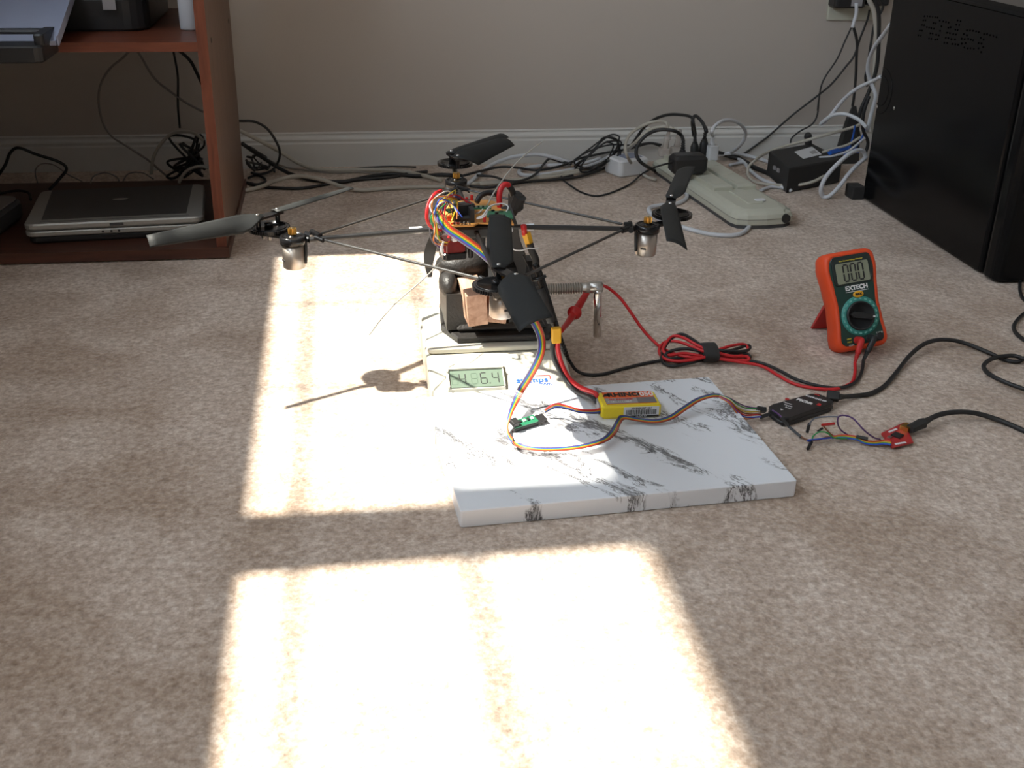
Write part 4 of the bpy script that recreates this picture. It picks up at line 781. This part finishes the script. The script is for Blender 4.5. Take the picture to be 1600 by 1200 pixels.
# ------------------------------------------------------------------ battery
bt = thing('battery', 'yellow lithium battery pack with red and black leads on the marble board', 'battery', (.262, .918, .0185))
BM = TR(.2625, .9370, .0167, -1.5)
MB(BM).prism(rrect(.0585, .0310, .003, 4), 0, .0135, b=.002).build('battery_wrap', YEL, bt)
MB(BM).box((.001, .0018, .0137), (.049, .0255, .0004)).build('top_label', OLAB, bt)
MB(BM).box((.001, -.0050, .0139), (.049, .0115, .0004)).build('label_band', GLAB, bt)
MB(BM).box((.0165, -.0050, .0141), (.018, .0112, .0004)).build('label_panel', mat('dark_label', (.17, .16, .17), .4), bt)
text('label_word', 'RHINO', .0105, BM @ TR(-.0035, .0078, .0140), INK, bt, sx=.95, bold=.0005)
text('label_number', '1050', .0125, BM @ TR(.0170, .0078, .0140), WINK, bt, sx=.72, bold=.0003)
text('label_small', '20C  DISCHARGE', .0030, BM @ TR(-.008, -.0022, .0142), RINK, bt)
text('label_small', '3 CELL 11.1 VOLT', .0030, BM @ TR(-.010, -.0072, .0142), WINK, bt)
MB(BM @ TR(-.0215, .0080, .0138)).prism([(-.003, -.003), (.004, -.002), (.0045, .002), (.0, .003), (-.001, .0005)], 0, .0004).build('label_emblem', INK, bt)
FM = BM @ MX(((1, 0, 0, 0), (0, 0, -1, -.01560), (0, 1, 0, 0), (0, 0, 0, 1)))
MB(FM).box((.0095, .0066, .0002), (.0345, .0112, .0004)).build('barcode_label', WHP, bt)
bc = MB(FM); xx = -.0055; rr = random.Random(2)
while xx < .0235:
    ww = rr.choice((.0003, .0005, .0008)); bc.box((xx+ww/2, .0066, .0005), (ww, .0052, .0002)); xx += ww+rr.choice((.0004, .0006))
bc.build('barcode', INK, bt)
MB(FM).box((.0095, .0022, .0005), (.0345, .0020, .0002)).build('label_strip', INK, bt)
text('label_digits', '2P0900012710B7', .0026, FM @ TR(.0095, .0107, .0005), INK, bt, sx=1.1)
text('label_strip_text', 'LI-POLY7', .0020, FM @ TR(.0095, .0022, .0007), WINK, bt, sx=1.3)
MB(BM).box((-.0292, .002, .0067), (.003, .022, .010), b=.001).build('end_tape', GLAB, bt)
e1 = BM @ V((-.029, .009, .0095))
MB().tube([e1, (930, 615, .030), (908, 606, 'Y', .975), (890, 592, 'Y', .995), (878, 570, 'Y', 1.0), (872, 548, 'Y', 1.0), (871, 534, 'Y', 1.0)], .0026).build('battery_lead', RED, bt, label='thick red lead')
MB().tube([e1+V((0, -.004, -.002)), (925, 622, .027), (905, 614, 'Y', .975), (884, 594, 'Y', .995), (868, 566, 'Y', 1.0), (863, 548, 'Y', 1.0), (865, 534, 'Y', 1.0)], .0026).build('battery_lead', RUB, bt, label='thick black lead')
MB(frame(GY(869, 535, 1.000), V((-.03, 0, 1)), V((1, 0, .0)))).box((0, 0, .008), (.0095, .0065, .016), b=.0012).build('battery_plug', YCON, bt, 'orange yellow plug joining the leads')
for k, m in enumerate((RED, YW, BLW, RUB)):
    e2 = BM @ V((-.029, -.010, .0085-k*.0014))
    MB().tube([e2, (925, 641+k*1.5, .026-k*.001), (905, 640+k*1.3, .028-k*.001), (885, 634+k*1.6, .031-k*.001), (868, 631+k*2.0, .033-k*.0015), (852, 640+k*1.2, .026-k*.001)], .0009, 6).build('balance_wire', m, bt)

# ------------------------------------------------------------------ multimeter
mm = thing('multimeter', 'orange and dark green digital multimeter leaning back on its stand', 'multimeter', (.57, 1.10, 0))
T0 = math.radians(25)
ox, oy, oz = .5690, 1.085, .004
MMx = MX(((1, 0, 0, ox), (0, math.sin(T0), -math.cos(T0), oy), (0, math.cos(T0), math.sin(T0), oz), (0, 0, 0, 1))) @ TR(0, 0, 0, 7.5)
def outline(k=0, L_=.112):
    R = []; 
    half = [(0, .0315), (.10, .0318), (.28, .0295), (.45, .0282), (.62, .0295), (.80, .0318), (.92, .0325), (1, .0310)]
    pts_r = []
    def hw(t):
        for i in range(len(half)-1):
            if half[i][0] <= t <= half[i+1][0]:
                a = (t-half[i][0])/(half[i+1][0]-half[i][0]); a = a*a*(3-2*a); return half[i][1]*(1-a)+half[i+1][1]*a
        return half[-1][1]
    c = .010-k*.5; out = []
    for i in range(6): a = math.pi/2*i/5; out.append((hw(0)-k-c+c*math.sin(a), k+c-c*math.cos(a)))
    for i in range(1, 14): t = (k+c+(L_-2*k-2*c)*i/14)/L_; out.append((hw(t)-k, t*L_))
    for i in range(6): a = math.pi/2*i/5; out.append((hw(1)-k-c+c*math.cos(a), L_-k-c+c*math.sin(a)))
    return out+[(-x, y) for x, y in out[::-1]]
def shell(mb, levels):
    rings = [[V((x, y, z)) for x, y in outline(k)] for z, k in levels]; n = len(rings[0])
    mb.add([p for r in rings for p in r], [(r*n+i, r*n+(i+1) % n, (r+1)*n+(i+1) % n, (r+1)*n+i) for r in range(len(rings)-1) for i in range(n)], True)
    mb.add(rings[-1], [tuple(range(n))]); mb.add(rings[0], [tuple(range(n))[::-1]]); return mb
shell(MB(MMx), [(-.013, .006), (-.0125, .003), (-.010, .0005), (-.004, 0), (.006, 0), (.011, .001), (.0135, .003), (.0140, .0045), (.0135, .0058)]).build('holster', ORNG, mm, 'orange rubber holster')
shell(MB(MMx), [(.0100, .0062), (.0138, .0060), (.0146, .0068)]).build('front_face', GRNP, mm)
MB(MMx).prism(rrect(.047, .033, .005, 4, 0, .0900), .0146, .0158, b=.0005).build('display_frame', mat('dark_frame', (.02, .03, .028), .25), mm)
MB(MMx).prism(rrect(.039, .023, .002, 3, .000, .0870), .0157, .0161).build('display', LCD, mm)
dg_ = MB(MMx)
for k in range(3): digit(dg_, '0', -.0080+k*.0088, .0870, .0056, .0185, .0018, MX.Identity(4), .0163)
dg_.build('display_digits', INK, mm)
text('display_caption', 'Non-Contact Voltage Detector', .0022, MMx @ TR(0, .1010, .0160), YINK, mm)
text('maker_word', 'EXTECH', .0068, MMx @ TR(.002, .0695, .0149), WINK, mm, sx=1.05, bold=.0003)
MB(MMx).box((.002, .0655, .0148), (.027, .0005, .0003)).build('underline', WINK, mm)
MB(MMx).lathe([(.0055, 0), (.006, .0005), (.006, .001), (.0045, .0014)], TR(.0025, .0617, .0146) @ MX.Diagonal((1.05, .62, 1, 1))).build('mode_button', YCON, mm, 'amber button')
text('button_word', 'MAX', .0035, MMx @ TR(.0025, .0617, .0162), INK, mm, bold=.0002)
dlc = TR(.001, .0375, .0146)
MB(MMx).lathe([(.0225, 0), (.0225, .0004), (.0165, .0005)], dlc, 44).build('dial_scale', TEAL, mm, 'teal dial ring')
for k in range(20):
    a = math.radians(k*18+9); MB(MMx @ dlc @ TR(.0196*math.cos(a), .0196*math.sin(a), .0005, math.degrees(a)+90)).box((0, 0, 0), (.0030, .0017, .0002)).build('dial_mark', mat('pale_teal', (.20, .50, .45), .5), mm)
MB(MMx).lathe([(.0168, 0), (.0165, .0025), (.0145, .0035), (.0145, .0030)], dlc, 40).build('dial', BLK, mm)
kn = MB(MMx @ dlc @ TR(0, 0, .0028, -14)); kn.prism([(-.0145, 0), (-.010, .0036), (.010, .0036), (.0145, .001), (.0145, -.001), (.010, -.0036), (-.010, -.0036)], 0, .0050, b=.0012); kn.build('dial_knob', BLK, mm)
MB(MMx @ dlc @ TR(0, 0, .0028, -14)).box((.0128, 0, .0052), (.0025, .0016, .0006)).build('dial_pointer', WINK, mm)
for x, m in ((-.0075, REDP), (.0075, BLK), (.0195, BLK)):
    MB(MMx).lathe([(.0032, 0), (.0045, .0003), (.0045, .0012), (.0030, .0014)], TR(x, .0110, .0146), 18).build('jack', m, mm)
for x, y, s_, m in ((-.0165, .0140, '600V', YINK), (-.0165, .0105, 'MAX', YINK), (-.015, .0065, 'COM', WINK), (.020, .0155, 'CAT III', WINK)): text('face_print', s_, .0026, MMx @ TR(x, y, .0149), m, mm)
a = MMx @ V((0, .062, -.0135)); s0 = V((.548, 1.158, .001))
st = MB(); st.loft([[a+V((-.018, -.002, 0)), a+V((.018, -.002, 0)), a+V((.018, .002, .002)), a+V((-.018, .002, .002))], [s0+V((-.006, -.002, 0)), s0+V((.036, -.002, 0)), s0+V((.036, .002, 0)), s0+V((-.006, .002, 0))]], sm=False); st.build('tilt_stand', REDP, mm, 'red tilt stand')

# test leads -------------------------------------------------------
def tl(name, label): return thing(name, label, 'test lead', G(1110, 556, 0), 'multimeter test leads')
rl = tl('test_lead', 'red multimeter test lead with coiled wire and probe')
bl_ = tl('test_lead', 'black multimeter test lead with coiled wire and probe')
for L_, m, x, mp in ((rl, RED, -.0075, REDP), (bl_, RUB, .0075, BLK)):
    b = MMx @ V((x, .0110, .0160)); nrm = (MMx.to_3x3() @ V((0, 0, 1))); dn = (MMx.to_3x3() @ V((0, -1, 0)))
    e = G(1336, 566, .0055) if L_ is rl else G(1349, 563, .0055)
    c1 = b+nrm*.010; dv = (e-c1)
    MB().tube([b, b+nrm*.006, c1+dv*.06, c1+dv*.35, c1+dv*.6], lambda t: .0042-.0012*t, 14).build('banana_plug', mp, L_)
    rg = MB(); F = frame(c1+dv*.58, dv); ln = dv.length*.42/5; rg.lathe([v for k in range(5) for v in ((.0027-.0002*k, k*ln), (.0027-.0002*k, k*ln+ln*.6), (.0018, k*ln+ln*.65), (.0018, k*ln+ln*.95))], F, 14); rg.build('strain_relief', mp, L_)
    L_['_e'] = list(e)
rE, bE = V(rl['_e']), V(bl_['_e']); del rl['_e']; del bl_['_e']
RW = .0018
rw = [rE, (1336, 582, .0025), (1332, 596, .002), (1322, 603, .002), (1304, 608, .0025), (1276, 607, .0025), (1242, 600, .0025), (1215, 586, .003), (1190, 572, .004), (1152, 565, .006), (1122, 560, .008), (1108, 557, .010),
      (1070, 564, .006), (1042, 562, .005), (1030, 550, .006), (1038, 535, .010), (1060, 534, .014), (1085, 543, .014), (1108, 550, .013), (1140, 541, .015), (1162, 538, .012), (1168, 547, .008), (1150, 556, .006), (1110, 558, .006), (1070, 552, .008), (1045, 555, .006), (1036, 545, .010), (1050, 526, .016), (1068, 528, .018), (1090, 540, .016), (1108, 547, .014), (1140, 556, .010), (1166, 557, .008), (1168, 563, .005), (1140, 561, .005), (1105, 560, .005), (1070, 557, .006), (1040, 547, .006), (1020, 532, .008), (1002, 512, .020), (987, 490, .035), (970, 467, .050), (952, 451, .062), (940, 446, .068), (932, 448, 'Y', 1.125), (922, 452, 'Y', 1.125), (918, 456, 'Y', 1.120)]
MB().tube(rw, RW, 8).build('lead_wire', RED, rl)
bw = [bE, (1347, 578, .0025), (1341, 592, .002), (1330, 601, .0042), (1310, 606, .0028), (1280, 603, .0028), (1245, 593, .003), (1220, 580, .003), (1192, 568, .004), (1152, 561, .004), (1110, 560, .004),
      (1075, 568, .004), (1050, 572, .0025), (1035, 565, .003), (1036, 548, .008), (1048, 530, .014), (1065, 522, .018), (1082, 530, .018), (1100, 542, .016), (1130, 548, .014), (1160, 549, .010), (1171, 545, .008), (1168, 540, .010), (1140, 548, .012), (1110, 552, .010), (1075, 545, .013), (1050, 548, .010), (1040, 556, .006), (1060, 566, .003), (1100, 560, .003), (1140, 554, .008), (1166, 553, .006), (1170, 560, .003), (1140, 563, .003), (1095, 558, .004), (1065, 559, .003), (1035, 563, .003), (1002, 569, .002), (970, 577, .002), (940, 585, .002), (915, 585, .003), (900, 578, .010), (890, 564, .020)]
MB().tube(bw, RW, 8).build('lead_wire', RUB, bl_)
# black probe: from near the quad down to the cord
p0, p1, p2, p3 = GY(836, 412, 1.035), GY(846, 440, 1.030), GY(874, 530, 1.015), G(889, 563, .020)
MB().tube([p0, p1, p2], lambda t: .0042-.0008*abs(t-.5), 12).build('probe_handle', BLKG, bl_)
MB().lathe([(.003, -.002), (.0075, -.001), (.0078, .0015), (.003, .003)], frame(GY(842, 434, 1.032), p2-p1), 20).build('finger_guard', BLKG, bl_)
rg = MB(); dd = (p3-p2); F = frame(p2, dd); n_ = 7; st_ = dd.length/n_
rg.lathe([v for k in range(n_) for v in ((.0036-.00025*k, k*st_), (.0036-.00025*k, k*st_+st_*.6), (.0020, k*st_+st_*.65), (.0020, k*st_+st_*.95))], F, 14).build('strain_relief', BLKG, bl_)
MB().tube([(843, 452, 'Y', 1.025), (852, 475, 'Y', 1.02), (862, 502, 'Y', 1.018)], .0052, 10).build('probe_grip', BLKM, bl_)
# red probe
r0, r1, r2, r3 = GY(917, 457, 1.118), GY(898, 488, 1.095), GY(888, 503, 1.075), GY(876, 518, 1.045)
MB().tube([r0, GY(908, 472, 1.108), r1], lambda t: .0034+.0012*t, 12).build('probe_handle', REDP, rl)
MB().lathe([(.004, -.003), (.0060, -.002), (.0078, -.0005), (.0078, .002), (.0062, .003), (.006, .006), (.003, .008)], frame(r1, r2-r1), 20).build('finger_guard', REDP, rl)
MB().tube([r1, r2, r3], lambda t: .0042-.0018*t, 10).build('probe_nose', REDP, rl)
MB().cyl(r3, GY(871, 522, 1.03), .0009, n=8).build('probe_tip', STEEL, rl)
q0 = G(1096, 560, .004); q1 = G(1121, 562, .004); cx_ = (q0+q1)/2
bs = MB(); ring = [(0, .021, -.014)]
F = MX.Translation((cx_.x, cx_.y+.004, .0105))
pts = [(math.cos(t)*.0155, math.sin(t)*.0098) for t in [k*math.pi/12 for k in range(24)]]
secs = [[F @ V((x, p[0], p[1])) for p in pts] for x in (-.0075, -.0070, .0070, .0075)]
bs.loft(secs).build('cable_tie', BLKM, None, 'black fabric strap wrapped round the coiled red and black leads', 'strap')

# ------------------------------------------------------------------ programmer box
pg = thing('programmer', 'small black chip programmer with white printing right of the marble board', 'programmer', (.442, .942, 0))
c0, c1_, c2, c3 = [G(*p, .0105) for p in ((1197, 634), (1276, 613), (1306, 628), (1224, 655))]
d1, d2 = (c1_-c0), (c3-c0)
def lerp(s_, t): return (c0*(1-s_)+c1_*s_)*(1-t)+(c3*(1-s_)+c2*s_)*t
ol_ = [lerp(s_, t) for s_, t in ((.0, .25), (.04, .05), (.12, 0), (.90, -.02), (1.0, .12), (1.02, .6), (1.0, .9), (.92, 1.0), (.1, 1.02), (.02, .9), (0, .6))]
MB().prism([(p.x, p.y) for p in ol_], .001, .0054, b=.001).build('lower_shell', BLK, pg)
MB().prism([(p.x, p.y) for p in ol_], .0056, .0105, b=.001).build('upper_shell', BLK, pg)
def pm(u, v, u2=None, v2=None):
    q = G(u, v, .0107); u2, v2 = (u+30, v+9) if u2 is None else (u2, v2); d_ = G(u2, v2, .0107)-q
    return TR(q.x, q.y, .0106, math.degrees(math.atan2(d_.y, d_.x)))
text('maker_word', 'MICROCHIP', .0039, pm(1275, 622.5), WINK, pg, sx=1.05, bold=.0001)
text('product_word', 'PICkit', .0066, pm(1257, 627), WINK, pg, sx=1.0, bold=.0003)
text('product_number', '2', .0062, pm(1280, 632), RINK, pg, sx=1.3, bold=.0003)
MB(pm(1277, 617)).prism([(-.003, -.001), (-.0015, .0012), (0, -.0004), (.0015, .0012), (.003, -.001), (.0012, -.001), (0, .0), (-.0012, -.001)], 0, .0003).build('maker_emblem', RINK, pg)
MB(pm(1230, 624)).cyl((0, 0, 0), (0, 0, .0006), .0022, n=14).build('button', REDP, pg)
for k, s_ in enumerate(('Power', 'Target', 'Busy')): text('light_label', s_, .0031, pm(1231+k*.3, 630+k*3.6), WINK, pg, sx=1.1)
MB(pm(1221, 640)).prism([(-.0015, .001), (.0015, .001), (0, -.0015)], 0, .0003).build('pin_mark', WINK, pg)
q = G(1190, 640, .008)
for (a, b, r) in (((1183, 639, .010), (1196, 641, .008), .0034), ((1188, 652, .004), (1202, 647, .006), .0022)): MB().cyl(pt(a), pt(b), r, n=4, sm=False).build('header_socket', BLK, pg)
us = thing('usb_cable', 'black USB cable snaking from the programmer to the right edge', 'cable', G(1310, 620, 0))
MB().cyl(G(1292, 618, .008), G(1311, 620, .008), .0062, .0058, n=4, sm=False).build('usb_plug', BLKM, us)
MB().cyl(G(1309, 620, .008), G(1321, 620, .0055), .0036, .0022, n=14).build('strain_relief', BLKM, us)
MB().tube([(1318, 620, .0055), (1340, 618, .003), (1360, 615, .0025), (1382, 603, .0025), (1402, 580, .003), (1420, 557, .006), (1440, 540, .009), (1460, 532, .010), (1482, 531, .009), (1507, 536, .006), (1545, 551, .003), (1570, 562, .0025), (1590, 565, .003), (1606, 558, .006), (1640, 560, .006)], .0025).build('usb_wire', RUB, us)
cable('black cable loop crossing the programmer cable at the right edge', RUB, .0025, gz([(1640, 575), (1603, 562), (1585, 556), (1565, 557), (1547, 562), (1537, 572), (1545, 584), (1570, 597), (1603, 609), (1640, 622)], .0075))
cable('black cable hanging off the right edge below the tower', RUB, .0022, gz([(1594, 440), (1594, 455), (1600, 468), (1620, 480)], .003))
cable('black cable bulging in at the right edge above the crossing loop', RUB, .0024, gz([(1620, 480), (1602, 489), (1588, 502), (1584, 513), (1592, 525), (1612, 538)], .003))

# ------------------------------------------------------------------ red breakout board with its jumper wires and usb cable
rbd = thing('breakout_board', 'small red circuit board lying on the carpet', 'circuit board', G(1400, 680, 0))
cc = [G(*p, .005) for p in ((1377, 676), (1413, 659), (1427, 690), (1394, 698))]
MB().prism([(p.x, p.y) for p in cc], .003, .0046).build('board', PCBR, rbd)
def on(u, v, dx, dy, dz, nm, m, rz=0, z=.0047): q = G(u, v, z); MB(TR(q.x, q.y, z, rz)).box((0, 0, dz/2), (dx, dy, dz)).build(nm, m, rbd)
on(1402, 681, .009, .009, .0015, 'chip', BLK, 35); on(1390, 684, .004, .003, .0015, 'crystal', STEEL, 30); on(1416, 671, .010, .009, .0045, 'usb_socket', BRASS, 32)
on(1395, 673, .012, .0022, .0006, 'pin_row', WHP, 27); on(1407, 693, .012, .0022, .0006, 'pin_row', WHP, 12)
u2 = thing('usb_cable', 'black mini USB cable leading right from the red circuit board', 'cable', G(1440, 662, 0))
MB().cyl(G(1422, 670, .008), G(1442, 661, .009), .0048, .0056, n=6, sm=False).build('usb_plug', BLKM, u2)
MB().cyl(G(1441, 661, .009), G(1453, 655, .008), .0040, .0026, n=14).build('strain_relief', BLKM, u2)
MB().tube([(1450, 656, .008), (1468, 648, .009), (1492, 644, .010), (1520, 645, .008), (1548, 652, .005), (1575, 662, .003), (1602, 674, .0025), (1640, 690, .0025)], .0026).build('usb_wire', RUB, u2)
JW = [('purple jumper wire arching high to the red circuit board', VIO, [(1375, 686, .006), (1366, 684, .010), (1350, 672, .020), (1333, 654, .028), (1318, 649, .030), (1310, 652, .028), (1309, 662, .020), (1314, 672, .010), (1324, 679, .005)], None),
      ('grey jumper wire looping to a black socket left of the purple arch', GYW, [(1312, 651, .029), (1295, 651, .024), (1275, 653, .018), (1267, 659, .013), (1265, 664, .010)], ((1265, 661, .010), (1261, 676, .003), BLK)),
      ('orange brown jumper wire bent up to a red socket', BRW, [(1340, 684, .004), (1325, 681, .004), (1303, 681, .004), (1293, 673, .008), (1287, 666, .012), (1284, 664, .013)], ((1284, 664, .013), (1304, 662, .013), REDP)),
      ('green jumper wire curling over to a short black socket', GRN, [(1340, 685, .004), (1322, 685, .004), (1303, 684, .006), (1292, 676, .012), (1280, 675, .012), (1271, 681, .008), (1269, 686, .006)], ((1278, 674, .008), (1285, 669, .010), BLK)),
      ('blue jumper wire ending in a black socket nearest the camera', BLW, [(1340, 686, .004), (1322, 683, .004), (1300, 684, .005), (1280, 686, .006), (1262, 688, .006), (1268, 690, .004)], ((1268, 690, .004), (1262, 702, .002), BLK))]
for lb, m, P, sk in JW:
    t = thing('jumper_wire', lb, 'wire', pt(P[0])*1.0, 'jumper wires')
    MB().tube(P, .0008, 6).build('wire_strand', m, t)
    if sk: MB().cyl(pt(sk[0]), pt(sk[1]), .0016, n=4, sm=False).build('wire_socket', sk[2], t)
jb = thing('jumper_ribbon', 'short rainbow strip of jumper wires ending at the red circuit board', 'cable', G(1350, 688, 0))
for k, m in enumerate((RED, ORW, YW, GRN, BLW)):
    MB().tube([(1300, 682+k*.6, .006-.0003*k), (1318, 680+k*1.0, .006-.0004*k), (1338, 682+k*1.2, .006-.0005*k), (1350, 688+k*1.1, .005-.0004*k), (1365, 690+k*1.2, .004-.0003*k), (1382, 688+k*1.4, .0045), (1392, 689+k*1.6, .006)], .0008, 6).build('wire_strand', m, jb)
MB().cyl(G(1338, 682, .007), G(1356, 686, .007), .0020, n=4, sm=False).build('wire_socket', BLK, jb)
t = thing('jumper_wire', 'violet and brown jumper wire joined by two black sockets under the programmer', 'wire', G(1230, 660, 0), 'jumper wires')
MB().tube([(1207, 641, .0122), (1216, 647, .0120), (1223, 654, .011)], .0008, 6).build('wire_strand', VIO, t)
MB().cyl(G(1221, 652, .012), G(1232, 666, .005), .0017, n=4, sm=False).build('wire_socket', BLK, t)
MB().cyl(G(1232, 666, .0045), G(1252, 683, .0028), .0018, n=4, sm=False).build('wire_socket', BLK, t)
MB().tube([(1251, 682, .003), (1262, 687, .003), (1280, 687, .003), (1292, 683, .004), (1305, 684, .004)], .0008, 6).build('wire_strand', BRW, t)
